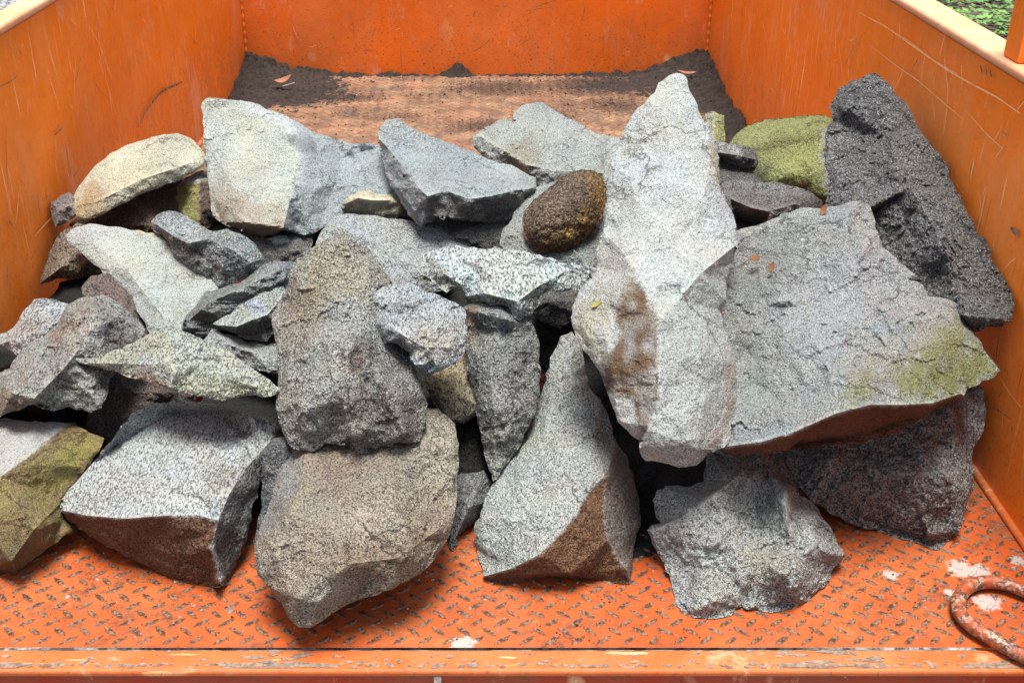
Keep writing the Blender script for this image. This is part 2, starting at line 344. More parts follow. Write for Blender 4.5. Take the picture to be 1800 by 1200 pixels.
for j in range(ny + 1):
    for i in range(nx + 1):
        x = XL + (XR - XL) * i / nx; y = YF + (YB - YF) * j / ny; V.append((x, y, -.0002 if 0 else 0.0)); worn.append(0); soilv.append(soil_amt(x, y))
for j in range(ny):
    for i in range(nx): Fc.append((j * (nx + 1) + i, j * (nx + 1) + i + 1, (j + 1) * (nx + 1) + i + 1, (j + 1) * (nx + 1) + i))
row = 0; y = YF + .012; P = .0312
while y < YB - .01:
    x = XL + .015 + (P / 2 if row % 2 else 0); k = 0
    while x < XR - .012:
        a = R(40) if row % 2 == 0 else R(-40); a += rng.normal(0, .05); L = .0125 * rng.uniform(.88, 1.1); W = .0036 * rng.uniform(.9, 1.15); hg = .0018
        ca, sa = math.cos(a), math.sin(a); n0 = len(V)
        for (l, w_, z, wn) in ((-1, 0, 0.0002, 0), (-.45, 1, 0.0002, 0), (.45, 1, 0.0002, 0), (1, 0, 0.0002, 0), (.45, -1, 0.0002, 0), (-.45, -1, 0.0002, 0), (-.78, 0, hg, 1), (-.4, .55, hg, 1), (.4, .55, hg, 1), (.78, 0, hg, 1), (.4, -.55, hg, 1), (-.4, -.55, hg, 1)):
            V.append((x + ca * l * L - sa * w_ * W, y + sa * l * L + ca * w_ * W, z)); worn.append(.35 + .65 * wn); soilv.append(0)
        s0 = soil_amt(x, y)
        for q in range(12): soilv[n0 + q] = s0 * .9
        for q in range(6): Fc.append((n0 + (q + 1) % 6, n0 + q, n0 + 6 + q, n0 + 6 + (q + 1) % 6))
        Fc.append(tuple(n0 + 6 + q for q in range(6))[::-1])
        x += P; k += 1
    y += P / 2; row += 1
me = mesh('floor_plate', V, Fc, M['floor'])
for nm, dat in (('worn', worn), ('soil', soilv)):
    at = me.attributes.new(nm, 'FLOAT', 'POINT'); at.data.foreach_set('value', dat)
part(link('floor_plate', me))
# tail edge: dark joint, beam with rounded nose, vertical face with a joint weld
mb = MB(); mb.box((XL - .3, YF - .004, -.02), (XR + .3, YF + .0, -.004)); part(mb.build('floor_joint', M['rust']))
mb = MB(); mb.box((XL - .3, 1.001, -.011), (XR + .3, YF - .0025, -.0005), bev=.004)
scratches(mb, lambda u, v: (u, v, .0004), 0, 1, (1,), ((0, 1), (0, 1), (0, 1)))
for _ in range(520):                                             # chipped patches along the beam nose
    x = rng.uniform(XL, XR); y = 1.010 + rng.normal(0, .0022) if rng.random() < .8 else rng.uniform(1.01, 1.034); l = rng.uniform(.001, .009) * (2.2 if noise.noise(Vector((x * 6, 3, 1))) > .12 else .6); n_ = 9
    pts = [(x + math.cos(6.283 * k / n_) * l * rng.uniform(.6, 1.2), max(1.0055, y + math.sin(6.283 * k / n_) * min(.0028, l * .6) * rng.uniform(.5, 1.3)), -.0003 + _ * 1.5e-6) for k in range(n_)]
    mb.add(pts, [tuple(range(n_))], 1)
part(mb.build('tail_beam', [M['lip'], M['chip']]))
mb = MB(); mb.box((XL - .3, 1.006, -.22), (on_y(766, 1190, 1.006)[0], 1.03, -.0115)); mb.box((on_y(775, 1190, 1.006)[0], 1.006, -.22), (XR + .3, 1.03, -.0115))
part(mb.build('tail_face', M['face']))
x = float(on_y(770, 1190, 1.006)[0]); mb = MB(); mb.box((x - .005, 1.0025, -.22), (x + .004, 1.012, -.0115), bev=.001); part(mb.build('face_weld', M['weld']))
# corner post standing on the right wall
a = on_z(1762, 98, ZT + .012); b = on_z(1800, 112, ZT + .012)
px0, py0 = float(a[0]), float(a[1])
mb = MB(); mb.box((px0, py0 - .05, ZT + .0125), (px0 + .055, py0, ZT + .115), bev=.003)
post = part(mb.build('wall_post', M['wall'], smooth=False))
mb = MB(); mb.box((px0 - .006, py0 - .058, ZT + .112), (px0 + .075, py0 + .006, ZT + .125), bev=.003); mb.box((px0 + .02, py0 - .066, ZT + .0128), (px0 + .026, py0 - .0505, ZT + .11), bev=.001)
o = mb.build('bracket', M['wall']); o.parent = post

# chain link ring lying on the plate
ctr = [(1850, 1058), (1800, 1038), (1770, 1027), (1740, 1022), (1712, 1026), (1692, 1040), (1684, 1060), (1690, 1082), (1708, 1100), (1735, 1117), (1770, 1137), (1810, 1157), (1860, 1182), (1915, 1195), (1950, 1180), (1960, 1150), (1945, 1110), (1900, 1078)]
P_ = [on_z(a, b, .013) for a, b in ctr]
dense = []
for i in range(len(P_)):
    p0, p1, p2, p3 = (P_[(i + k - 1) % len(P_)] for k in range(4))
    for k in range(5):
        t = k / 5; dense.append(.5 * ((2 * p1) + (-p0 + p2) * t + (2 * p0 - 5 * p1 + 4 * p2 - p3) * t * t + (-p0 + 3 * p1 - 3 * p2 + p3) * t ** 3))
mb = MB(); mb.tube(dense, .0086, 16, closed=True, jit=.12)
tag(mb.build('steel_ring', M['ring'], smooth=True), 'thick oval steel lashing ring, scuffed orange and rust, flat on the floor plate', 'ring')

# ------------------------------------------------------------------ soil along the headboard and corners
def soil_h(x, y):
    dl, dr, db = x - XL, XR - x, YB - y
    h = .040 * math.exp(-(dl / .13) ** 2 - (db / .22) ** 2)
    h += .040 * math.exp(-(dr / .15) ** 2 - (db / .24) ** 2)
    h += .024 * math.exp(-(dl / .30) ** 2 - (db / .42) ** 2)
    h += .012 * math.exp(-(dr / .30) ** 2 - (db / .40) ** 2)
    h += .03 * math.exp(-(dr / .06) ** 2) * min(1, max(0, (y - 2.75) / .3))
    h += .035 * math.exp(-((x - .0 + .0) / .03 + 2.4) ** 2 - (db / .035) ** 2)
    h += .016 * math.exp(-(db / .02) ** 2)
    h += .010 * soil_amt(x, y) ** 2
    n_ = noise.fractal(Vector((x * 22, y * 22, 1)), .8, 2.1, 4)
    n2 = noise.fractal(Vector((x * 70, y * 70, 4)), .8, 2.1, 3)
    return h * (1 + .28 * n_) + .004 * n2 + .004 * n_ - .0085
V = []; Fc = []; nx, ny = 330, 210; y0 = 2.45
hh = [[soil_h(XL + .002 + (XR - XL - .004) * i / nx, y0 + (YB - .008 - y0) * j / ny) for i in range(nx + 1)] for j in range(ny + 1)]
idx = {}
for j in range(ny):
    for i in range(nx):
        q = [(i, j), (i + 1, j), (i + 1, j + 1), (i, j + 1)]
        if max(hh[b][a] for a, b in q) <= 0.0005: continue
        f = []
        for k in q:
            if k not in idx:
                idx[k] = len(V); V.append((XL + .002 + (XR - XL - .004) * k[0] / nx, y0 + (YB - .008 - y0) * k[1] / ny, max(hh[k[1]][k[0]], -.0005) + .0004))
            f.append(idx[k])
        Fc.append(f)
mb = MB(); mb.add(V, Fc)
def crumb(x, y, z, s_):
    v = [Vector((math.cos(a), math.sin(a), 0)) for a in (0.3, 2.3, 4.4)]
    P3 = [(x + q.x * s_ * rng.uniform(.7, 1.2), y + q.y * s_ * rng.uniform(.7, 1.2), z) for q in v] + [(x + rng.uniform(-.3, .3) * s_, y, z + s_ * rng.uniform(.7, 1.3))]
    mb.add(P3, [(0, 1, 3), (1, 2, 3), (2, 0, 3)])
for _ in range(9000):
    x, y = rng.uniform(XL + .01, XR - .01), rng.uniform(2.3, YB - .01)
    pr = max(soil_amt(x, y) * .5, .35 * math.exp(-((YB - y) / .12) ** 2), .05)
    if rng.random() < pr: crumb(x, y, max(0, soil_h(x, y)) + .0003, rng.uniform(.0015, .0045) * (1.8 if rng.random() < .07 else 1))
for _ in range(1400):
    x, y = rng.uniform(XL + .01, XR - .01), rng.uniform(YF + .01, 1.5); crumb(x, y, .0003, rng.uniform(.0005, .0016) * (2 if rng.random() < .06 else 1))
gv = MB(); mb_, mb = mb, gv
for _ in range(1500):
    x, y = rng.uniform(XL + .01, XR - .01), min(YF + .01 + abs(rng.normal(0, .28)), 2.2)
    if noise.noise(Vector((x * 7, y * 7, 3))) > -.05: crumb(x, y, .0004, rng.uniform(.0007, .0026) * (2.4 if rng.random() < .06 else 1))
tag(gv.build('gravel', M['chips'], smooth=False), 'tiny grey stone chips and dust strewn over the front of the chequer plate', 'stone chips', kind='stuff'); mb = mb_
tag(mb.build('soil', M['soil'], smooth=False), 'dark damp soil heaped in the corners and scattered over the floor plate', 'soil', kind='stuff')

# ------------------------------------------------------------------ rocks
DB = ([130, 200, 300, 400, 550, 700, 850, 1000, 1100], [2.60, 2.40, 2.15, 1.95, 1.74, 1.60, 1.51, 1.46, 1.42])
def floor_depth(py): return F * H / (CT * (py + 450.0))
DEBUG = False
def seg_dist(P, poly):
    A = np.array(poly, float); B = np.roll(A, -1, 0); d = np.full(len(P), 1e9); ins = np.zeros(len(P), bool)
    for a, b in zip(A, B):
        ab = b - a; L = (ab ** 2).sum() or 1e-9; t = np.clip(((P - a) @ ab) / L, 0, 1)
        d = np.minimum(d, np.hypot(*(P - (a + t[:, None] * ab)).T))
        if a[1] != b[1]:
            c = (a[1] > P[:, 1]) != (b[1] > P[:, 1]); ins ^= c & (P[:, 0] < (b[0] - a[0]) * (P[:, 1] - a[1]) / (b[1] - a[1]) + a[0])
    return d, ins
def resample(poly, step, jag, seed):
    out = []; rj = random.Random(int(seed * 10) + 5); Q = []
    for i in range(len(poly)):                          # angular chips: random midpoints along longer sides
        a = np.array(poly[i][:2], float); b = np.array(poly[(i + 1) % len(poly)][:2], float); Q.append(a); L = np.hypot(*(b - a)); n_ = np.array([-(b - a)[1], (b - a)[0]]) / max(L, 1e-6)
        if L > 13 and jag > .9:
            k = 1 if L < 30 else int(L / 15); ts = sorted(min(.93, max(.07, (q + 1) / (k + 1) + rj.uniform(-.3, .3) / (k + 1))) for q in range(k))
            for t in ts: Q.append(a + (b - a) * t + n_ * rj.uniform(-1, 1) * jag * 1.35)
    poly = Q; jag = jag * .32
    n = len(poly)
    for i in range(n):
        a = np.array(poly[i][:2], float); b = np.array(poly[(i + 1) % n][:2], float); L = np.hypot(*(b - a)); k = max(1, int(round(L / step)))
        nrm = np.array([-(b - a)[1], (b - a)[0]]) / max(L, 1e-6)
        for q in range(k):
            p = a + (b - a) * q / k
            j = jag * (noise.noise(Vector((p[0] * .035, p[1] * .035, seed))) * 1.6 + noise.noise(Vector((p[0] * .11, p[1] * .11, seed + 3))) * .9 + noise.noise(Vector((p[0] * .3, p[1] * .3, seed + 7))) * .35)
            out.append(p + nrm * j)
    return out
class Rock:
    def __init__(s, i, sp):
        s.sp = sp; s.i = i; o = sp['pts']; s.poly = [p[:2] for p in o]
        P = np.array(s.poly, float); s.c = (P.max(0) + P.min(0)) / 2; s.size = P.max(0) - P.min(0)
        V = [Vector(p[:2]) for p in o]; r = [p[2] if len(p) > 2 else 0.0 for p in o]; E = [(k, (k + 1) % len(o)) for k in range(len(o))]
        for pl in sp.get('rid', []):
            n0 = len(V)
            for k, p in enumerate(pl):
                V.append(Vector(p[:2])); r.append(p[2])
                if k: E.append((n0 + k - 1, n0 + k))
        cv, _, cf, ov, _, _ = delaunay_2d_cdt(V, E, [list(range(len(o)))], 1, 1e-4)
        s.cv = np.array([tuple(v) for v in cv]); s.cf = np.array([f[:3] for f in cf]); s.cr = np.array([r[q[0]] if q else 0 for q in ov])
        for k, q in enumerate(ov):
            if not q:                                       # vertex made by crossing creases
                dd = ((np.array([tuple(v) for v in V]) - s.cv[k]) ** 2).sum(1); s.cr[k] = r[int(dd.argmin())]
        s.cr = s.cr * 1.3
        s.nom = float(np.interp(s.c[1], *DB)) + sp.get('off', 0) / 100.; s.scale = s.nom / F
        s.D = s.nom
    def relief(s, P):
        best = np.full(len(P), -1e9); val = np.zeros(len(P))
        for f in s.cf:
            a, b, c = s.cv[f]; det = (b[1] - c[1]) * (a[0] - c[0]) + (c[0] - b[0]) * (a[1] - c[1])
            if abs(det) < 1e-6: continue
            l1 = ((b[1] - c[1]) * (P[:, 0] - c[0]) + (c[0] - b[0]) * (P[:, 1] - c[1])) / det
            l2 = ((c[1] - a[1]) * (P[:, 0] - c[0]) + (a[0] - c[0]) * (P[:, 1] - c[1])) / det
            l3 = 1 - l1 - l2; m = np.minimum(np.minimum(l1, l2), l3); k = m > best
            q = np.clip(np.stack([l1, l2, l3]), 0, None); q /= q.sum(0)
            v = q[0] * s.cr[f[0]] + q[1] * s.cr[f[1]] + q[2] * s.cr[f[2]]
            val[k] = v[k]; best[k] = m[k]
        return val
    def shape(s, P):
        sp = s.sp; d, _ = seg_dist(P, s.poly)
        t = np.clip(d / sp.get('rw', 6), 0, 1)
        e = sp.get('rd', .5) * (1 - np.sqrt(np.clip(1 - (1 - t) ** 2, 0, 1)))
        return s.scale * (sp.get('gy', .8) * (s.c[1] - P[:, 1]) + sp.get('gx', 0) * (P[:, 0] - s.c[0])) + (e - s.relief(P)) / 100.
    def samples(s, g=10):
        x0, y0 = (s.c - s.size / 2) // g * g; xs, ys = np.meshgrid(np.arange(x0, x0 + s.size[0] + g, g), np.arange(y0, y0 + s.size[1] + g, g))
        P = np.stack([xs.ravel(), ys.ravel()], 1); _, ins = seg_dist(P, s.poly); return P[ins]
    def build(s):
        sp = s.sp; g = sp.get('g', 4.0); seed = s.i * 11.3
        ring = resample(s.poly, g, sp.get('jag', 1.8), seed); n = len(ring)
        A = np.array(ring); x0, y0 = A.min(0); x1, y1 = A.max(0)
        rows = np.arange(y0, y1, g * .87); Q = []
        for k, yy in enumerate(rows):
            xx = np.arange(x0 + (g / 2 if k % 2 else 0), x1, g); Q.append(np.stack([xx, np.full_like(xx, yy)], 1))
        Q = np.concatenate(Q); r_ = np.random.default_rng(s.i); Q += r_.uniform(-.22, .22, Q.shape) * g
        d, ins = seg_dist(Q, ring); Q = Q[ins & (d > g * .55)]
        for pl in sp.get('rid', []):                       # keep the creases crisp: put vertices along them
            L_ = []
            for a, b in zip(pl, pl[1:]):
                k = max(1, int(math.hypot(b[0] - a[0], b[1] - a[1]) / g)); L_ += [(a[0] + (b[0] - a[0]) * t / k, a[1] + (b[1] - a[1]) * t / k) for t in range(k)]
            L_ = np.array(L_ + [pl[-1][:2]]); dL = np.sqrt(((Q[:, None] - L_[None]) ** 2).sum(2)).min(1); Q = Q[dL > g * .6]
            dl_, il_ = seg_dist(L_, ring); L_ = L_[il_ & (dl_ > g * .6)]; Q = np.concatenate([Q, L_])
        pts = [Vector(p) for p in ring] + [Vector(p) for p in Q]
        cv, _, cf, ov, _, _ = delaunay_2d_cdt(pts, [(k, (k + 1) % n) for k in range(n)], [list(range(n))], 1, 1e-4)
        P = np.array([tuple(v) for v in cv]); pos = {}
        for k, q in enumerate(ov):
            for z in q: pos[z] = k
        sh = s.shape(P)
        # soften the creases a little
        nb = [set() for _ in P]
        for f in cf:
            for a in range(3): nb[f[a]].add(f[(a + 1) % 3]); nb[f[a]].add(f[(a + 2) % 3])
        for _ in range(sp.get('sm', 0)):
            sh = np.array([.5 * sh[k] + .5 * np.mean([sh[j] for j in nb[k]]) if nb[k] else sh[k] for k in range(len(P))])
        ro = sp.get('ro', 1.0)
        for sp_, am in ((72, 1.5), (30, .5)):             # fracture facets
            nx_, ny_ = int((x1 - x0) / sp_) + 4, int((y1 - y0) / sp_) + 4
            cx_ = np.array([(x0 - sp_ + i_ * sp_ + r_.uniform(-.45, .45) * sp_, y0 - sp_ + j_ * sp_ + r_.uniform(-.45, .45) * sp_) for j_ in range(ny_) for i_ in range(nx_)])
            hv = r_.uniform(-1, 1, len(cx_)) * am / 100 * min(1.6, max(.25, ro ** 1.5 if not sp.get('sm') else .2)) * sp.get('fc', 1)
            tv, _, tf, to, _, _ = delaunay_2d_cdt([Vector(q) for q in cx_], [], [], 0, 1e-4)
            tv = np.array([tuple(v) for v in tv]); th = np.array([hv[o_[0]] for o_ in to])
            for f in tf:
                a_, b_, c_ = tv[f[0]], tv[f[1]], tv[f[2]]; det = (b_[1] - c_[1]) * (a_[0] - c_[0]) + (c_[0] - b_[0]) * (a_[1] - c_[1])
                if abs(det) < 1e-6: continue
                l1 = ((b_[1] - c_[1]) * (P[:, 0] - c_[0]) + (c_[0] - b_[0]) * (P[:, 1] - c_[1])) / det
                l2 = ((c_[1] - a_[1]) * (P[:, 0] - c_[0]) + (a_[0] - c_[0]) * (P[:, 1] - c_[1])) / det
                m = (l1 >= 0) & (l2 >= 0) & (l1 + l2 < 1)
                sh[m] += l1[m] * th[f[0]] + l2[m] * th[f[1]] + (1 - l1 - l2)[m] * th[f[2]]
        D = s.D + sh; W = at_depth(P[:, 0], P[:, 1], D); k_ = sp.get('fold', (1, 1, 1))
        dn = np.zeros(len(P))
        for k, p in enumerate(W):
            q = Vector((p[0] * k_[0], p[1] * k_[1], p[2] * k_[2]))
            a = noise.noise(q * 9 + Vector((seed, 0, 0))) * .006
            b = noise.noise(q * 24 + Vector((0, seed, 0))) ; b = (abs(b) ** .8 * (1 if b > 0 else -1)) * .0055
            # stepped fracture terraces
            tq = noise.noise(q * 14 + Vector((seed, seed, 0))) * 5; st = (.0022 * noise.noise(q * 34 + Vector((0, 0, seed))) + .0030 * (1 if noise.noise(q * 16 + Vector((noise.noise(q * 50) * .6, seed, 0))) > .12 else 0))
            c = noise.noise(q * 60) * .0034 + noise.noise(q * 130) * .0026
            cr_ = abs(noise.noise(Vector((q[0] * 11 + seed, q[1] * 7, q[2] * 16)))); c -= max(0, 1 - cr_ / .035) * -.0032 * (1 if noise.noise(q * 5 + Vector((2, 2, 2))) > 0 else 0)
            dn[k] = a * sp.get('lo', 1) * .9 + ro * (b + st + c)
        D = D + dn
        fl = floor_depth(P[:, 1]); u = (P[:, 0] - CX) / F
        wl = np.where(u > 0, (XR - .004) / np.maximum(u, 1e-6), (XL + .004) / np.minimum(u, -1e-6))
        fl = np.where(fl > 0, fl - .003, 9)
        D = np.minimum(D, np.minimum(fl, wl)); W = at_depth(P[:, 0], P[:, 1], D)
        # body behind the visible face
        c3 = W.mean(0); dr = c3 - np.array([0, 0, H]); dr /= np.linalg.norm(dr)
        T = sp.get('T', max(5.0, min(17.0, 62 * min(s.size) * s.scale)))/100.
        rg = [pos[k] for k in range(n)]; V = [tuple(v) for v in W]; Fc = [tuple(f) for f in cf]
        # orient the front towards the camera
        f0 = Fc[len(Fc) // 2]; nrm = np.cross(W[f0[1]] - W[f0[0]], W[f0[2]] - W[f0[0]])
        if nrm @ dr > 0: Fc = [f[::-1] for f in Fc]
        area = sum(P[rg[k], 0] * P[rg[(k + 1) % n], 1] - P[rg[(k + 1) % n], 0] * P[rg[k], 1] for k in range(n))
        prev = rg; mean = W[rg].mean(0); dm = ((W[rg] - mean) @ dr).mean()
        tint_src = list(range(len(P)))
        for t, q in ((.10, .985), (.30, .94), (.58, .80), (.84, .56), (1.0, .28)):
            cur = []
            for k in range(n):
                p = W[rg[k]]; off = p - mean; al = off @ dr; off = off - al * dr
                v = mean + off * q + dr * (al * (1 - t * .6) + T * t)
                v = v + np.array([nz(v, 12, seed), nz(v, 12, seed + 5), nz(v, 12, seed + 9)]) * .012 * t + np.array([nz(v, 40, seed), nz(v, 40, seed + 5), nz(v, 40, seed + 9)]) * .003 * min(1, t * 3)
                v[2] = max(v[2], .0015 + (.0004 * (k % 3))); v[0] = min(max(v[0], XL + .003), XR - .003)
                cur.append(len(V)); V.append(tuple(v)); tint_src.append(rg[k])
            for k in range(n):
                q4 = (prev[k], prev[(k + 1) % n], cur[(k + 1) % n], cur[k]); Fc.append(q4 if area < 0 else q4[::-1])
            prev = cur
        cc = np.mean([V[k] for k in prev], 0) + dr * T * .03; cc[2] = max(cc[2], .002); V.append(tuple(cc)); tint_src.append(rg[0]); e = len(V) - 1
        for k in range(n): Fc.append((prev[k], prev[(k + 1) % n], e) if area < 0 else (e, prev[(k + 1) % n], prev[k]))
        # colour of the stone: base tint plus stains, lichen, weathered faces and some painted-in shade
        cf_ = np.array([.96, .99, .985]) * (.88 if sum(sp['tint']) > 1.0 else 1); base = np.array(sp['tint'], float) * cf_; col = np.tile(base, (len(P), 1))
        jt = np.array([[noise.noise(Vector((p[0] * .02, p[1] * .02, seed + z))) for z in (0, 0.35, 0.7)] for p in P]); col *= 1 + .12 * jt
        for st in sp.get('st', []):
            pl, cl, am = st[0], np.array(st[1], float) * (.88 if sum(st[1]) > 1.0 else 1), st[2]; soft = st[3] if len(st) > 3 else 10
            dd, ii = seg_dist(P, pl); sd_ = np.where(ii, dd, -dd)
            wob = np.array([noise.noise(Vector((p[0] * .05, p[1] * .05, seed + 1))) * 1.2 + noise.noise(Vector((p[0] * .16, p[1] * .16, seed + 2))) * .8 for p in P]) * soft + r_.normal(0, .45, len(P)) * min(soft, 9)
            m = np.clip((sd_ + wob) / soft * .5 + .5, 0, 1) * am
            if soft > 4: m = m * np.clip(.95 + .75 * np.array([noise.noise(Vector((p[0] * .045, p[1] * .03, seed + 8))) for p in P]), .55, 1)
            col = col * (1 - m[:, None]) + cl * m[:, None]
        org = np.array([c3[0], c3[1], min(v[2] for v in V)]); Vl = np.array(V) - org
        me = mesh('rock', Vl, Fc, M[sp.get('mat', 'pale')], smooth=bool(sp.get('sm')))
        ca = me.color_attributes.new('tint', 'FLOAT_COLOR', 'POINT'); full = np.ones((len(V), 4)); full[:, :3] = np.clip(col[tint_src], .01, .9)
        ca.data.foreach_set('color', full.ravel())
        o = link(sp.get('n', 'rock'), me, loc=tuple(org)); return o
GREY, BLU, WARM, TAN, DK, BR = (.46, .50, .48), (.40, .44, .47), (.40, .38, .345), (.52, .47, .36), (.13, .12, .125), (.17, .08, .036)
GRP = 'quarried rocks heaped in the tipper bed'
# back to front; every outline is the stone's own silhouette, r = relief towards the viewer in cm
SP = []
def rock(label, pts, **k): k.update(label=label, pts=pts); SP.append(k)
# filler stones deep in the pile, tinted near black for the gaps' shade
DEEP = 'dark rock deep inside the pile, seen only through the gaps between other rocks'
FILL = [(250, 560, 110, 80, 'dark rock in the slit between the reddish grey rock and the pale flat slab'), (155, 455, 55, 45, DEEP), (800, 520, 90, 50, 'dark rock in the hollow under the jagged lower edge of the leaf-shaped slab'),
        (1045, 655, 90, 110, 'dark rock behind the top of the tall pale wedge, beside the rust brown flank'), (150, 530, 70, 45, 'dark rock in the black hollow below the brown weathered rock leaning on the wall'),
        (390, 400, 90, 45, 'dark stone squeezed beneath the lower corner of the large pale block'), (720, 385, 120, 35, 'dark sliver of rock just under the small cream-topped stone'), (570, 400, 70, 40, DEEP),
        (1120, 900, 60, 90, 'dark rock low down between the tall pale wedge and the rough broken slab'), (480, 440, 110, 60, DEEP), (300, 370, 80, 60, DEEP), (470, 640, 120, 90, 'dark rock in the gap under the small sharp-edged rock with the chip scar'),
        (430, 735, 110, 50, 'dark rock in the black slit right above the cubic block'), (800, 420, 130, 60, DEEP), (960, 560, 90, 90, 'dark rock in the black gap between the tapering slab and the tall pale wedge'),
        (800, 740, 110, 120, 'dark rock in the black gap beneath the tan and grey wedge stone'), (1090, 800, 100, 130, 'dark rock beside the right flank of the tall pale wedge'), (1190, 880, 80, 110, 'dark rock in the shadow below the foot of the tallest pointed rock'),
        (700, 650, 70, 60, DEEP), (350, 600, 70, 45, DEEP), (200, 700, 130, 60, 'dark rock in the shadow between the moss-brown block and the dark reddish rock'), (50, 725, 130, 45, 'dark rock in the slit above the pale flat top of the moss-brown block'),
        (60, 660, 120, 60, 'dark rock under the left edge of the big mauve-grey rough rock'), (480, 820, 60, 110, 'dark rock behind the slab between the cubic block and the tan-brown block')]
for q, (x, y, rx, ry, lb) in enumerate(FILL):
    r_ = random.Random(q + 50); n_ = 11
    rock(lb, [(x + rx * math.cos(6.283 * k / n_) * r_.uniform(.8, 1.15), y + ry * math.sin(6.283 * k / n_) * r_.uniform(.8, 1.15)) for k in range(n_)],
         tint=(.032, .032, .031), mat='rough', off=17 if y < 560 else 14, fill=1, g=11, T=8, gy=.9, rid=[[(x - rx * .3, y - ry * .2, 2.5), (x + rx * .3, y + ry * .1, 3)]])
rock('small pale greenish stone standing upright behind the tall pointed rock', [(1240, 200), (1256, 196), (1273, 203), (1274, 250), (1262, 262), (1240, 256)], tint=(.47, .48, .36), off=6, gy=.5, T=5, rid=[[(1257, 205, 1), (1258, 255, 1.5)]], st=[([(1256, 190), (1280, 190), (1280, 270), (1256, 270)], (.36, .37, .14), .8, 3)])
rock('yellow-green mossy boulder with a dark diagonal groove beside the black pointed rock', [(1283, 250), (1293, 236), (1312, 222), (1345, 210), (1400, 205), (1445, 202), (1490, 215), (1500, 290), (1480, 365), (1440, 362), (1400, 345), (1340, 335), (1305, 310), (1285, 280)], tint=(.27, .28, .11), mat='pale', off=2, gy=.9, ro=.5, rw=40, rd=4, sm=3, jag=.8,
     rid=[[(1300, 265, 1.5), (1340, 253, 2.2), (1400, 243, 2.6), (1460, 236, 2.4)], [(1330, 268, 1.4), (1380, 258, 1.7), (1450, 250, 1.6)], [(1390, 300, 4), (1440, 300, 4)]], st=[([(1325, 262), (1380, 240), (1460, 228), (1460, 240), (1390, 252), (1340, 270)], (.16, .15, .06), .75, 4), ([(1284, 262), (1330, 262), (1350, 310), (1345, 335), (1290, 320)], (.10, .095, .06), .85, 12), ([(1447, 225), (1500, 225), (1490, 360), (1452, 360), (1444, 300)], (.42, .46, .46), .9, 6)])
rock('small dark rough rock with a pale top, lying against the mossy boulder', [(1250, 248), (1268, 249), (1290, 253), (1318, 259), (1332, 268), (1338, 288), (1328, 300), (1350, 325), (1330, 345), (1275, 340), (1255, 320)], tint=(.14, .14, .14), mat='dark', off=1, gy=.6, rid=[[(1262, 268, 2), (1290, 272, 3), (1325, 280, 2)], [(1270, 290, -1), (1310, 300, 0)], [(1285, 315, 2), (1320, 325, 2)]], st=[([(1255, 245), (1300, 250), (1305, 268), (1285, 276), (1262, 268)], (.42, .43, .42), .9, 5)], ro=1.6)
rock('dark grey hollowed rock lying just below the mossy boulder', [(1264, 330), (1275, 318), (1300, 316), (1330, 321), (1372, 321), (1412, 332), (1446, 352), (1448, 380), (1420, 400), (1350, 420), (1300, 425), (1278, 390), (1266, 350)], tint=(.24, .22, .215), mat='rough', off=-2, gy=.75, ro=1.3, rid=[[(1285, 350, 2), (1320, 365, 3.5), (1352, 372, 4), (1400, 358, 3.5)], [(1300, 388, -3), (1335, 398, -3)]], st=[([(1300, 318), (1372, 318), (1425, 340), (1400, 345), (1350, 335)], (.42, .44, .45), .7, 8)])
rock('pale grey block with a rough broken left end, behind the round brown boulder', [(828, 240), (845, 230), (862, 221), (885, 209), (903, 213), (904, 196), (918, 186), (935, 183), (951, 180), (976, 195), (1010, 212), (1040, 230), (1072, 240), (1110, 250), (1110, 310), (1070, 345), (1020, 345), (980, 345), (935, 335), (910, 300), (870, 288), (848, 275), (832, 258)], tint=(.54, .57, .56), off=2, gy=.8,
     rid=[[(905, 215, 1.5), (930, 200, 2), (948, 185, 0)], [(948, 185, 0), (935, 240, 3.5), (925, 290, 4.5)], [(925, 290, 4.5), (980, 300, 5), (1060, 305, 4)], [(845, 240, 2.4), (880, 262, 2.5)], [(1010, 240, 2), (1050, 250, 2.2)]], st=[([(895, 250), (930, 235), (950, 262), (935, 300), (900, 292)], (.34, .29, .20), .6, 10)], ro=1.1)
rock('huge blackish rough pointed rock leaning on the orange wall', [(1462, 180), (1475, 155), (1500, 140), (1525, 129), (1548, 136), (1570, 155), (1590, 180), (1605, 200), (1612, 222), (1640, 260), (1663, 285), (1668, 310), (1690, 345), (1702, 378), (1715, 402), (1735, 430), (1750, 465), (1770, 500), (1783, 540), (1779, 566), (1750, 575), (1712, 582), (1690, 568), (1640, 545), (1585, 500), (1535, 440), (1505, 390), (1452, 385), (1455, 345), (1448, 290), (1450, 240), (1464, 212)],
     tint=(.16, .15, .15), mat='dark', off=-6, gy=.6, gx=-.5, wall=1, fold=(1.6, 1.6, .7), ro=1.25, jag=3.5, rid=[[(1530, 135, 0), (1560, 240, 4), (1600, 330, 4.5), (1660, 430, 5), (1725, 540, 3)], [(1490, 190, 3), (1485, 220, .5), (1500, 300, 3), (1500, 380, 5)], [(1700, 555, 3), (1750, 560, 2)]], st=[([(1452, 230), (1490, 250), (1500, 350), (1455, 350)], (.26, .26, .27), .6, 14), ([(1600, 380), (1640, 380), (1700, 480), (1600, 450)], (.2, .2, .215), .5, 25), ([(1520, 170), (1560, 160), (1570, 200), (1530, 210)], (.2, .19, .2), .5, 15)])
rock('small pale stone wedged between the orange wall and the tan slab', [(90, 356), (105, 345), (122, 338), (140, 345), (140, 375), (126, 386), (98, 401), (91, 385)], tint=(.33, .30, .29), off=0, gy=.6, T=5, rid=[[(105, 370, 1.5), (120, 362, 1.5)]], ro=1.3)
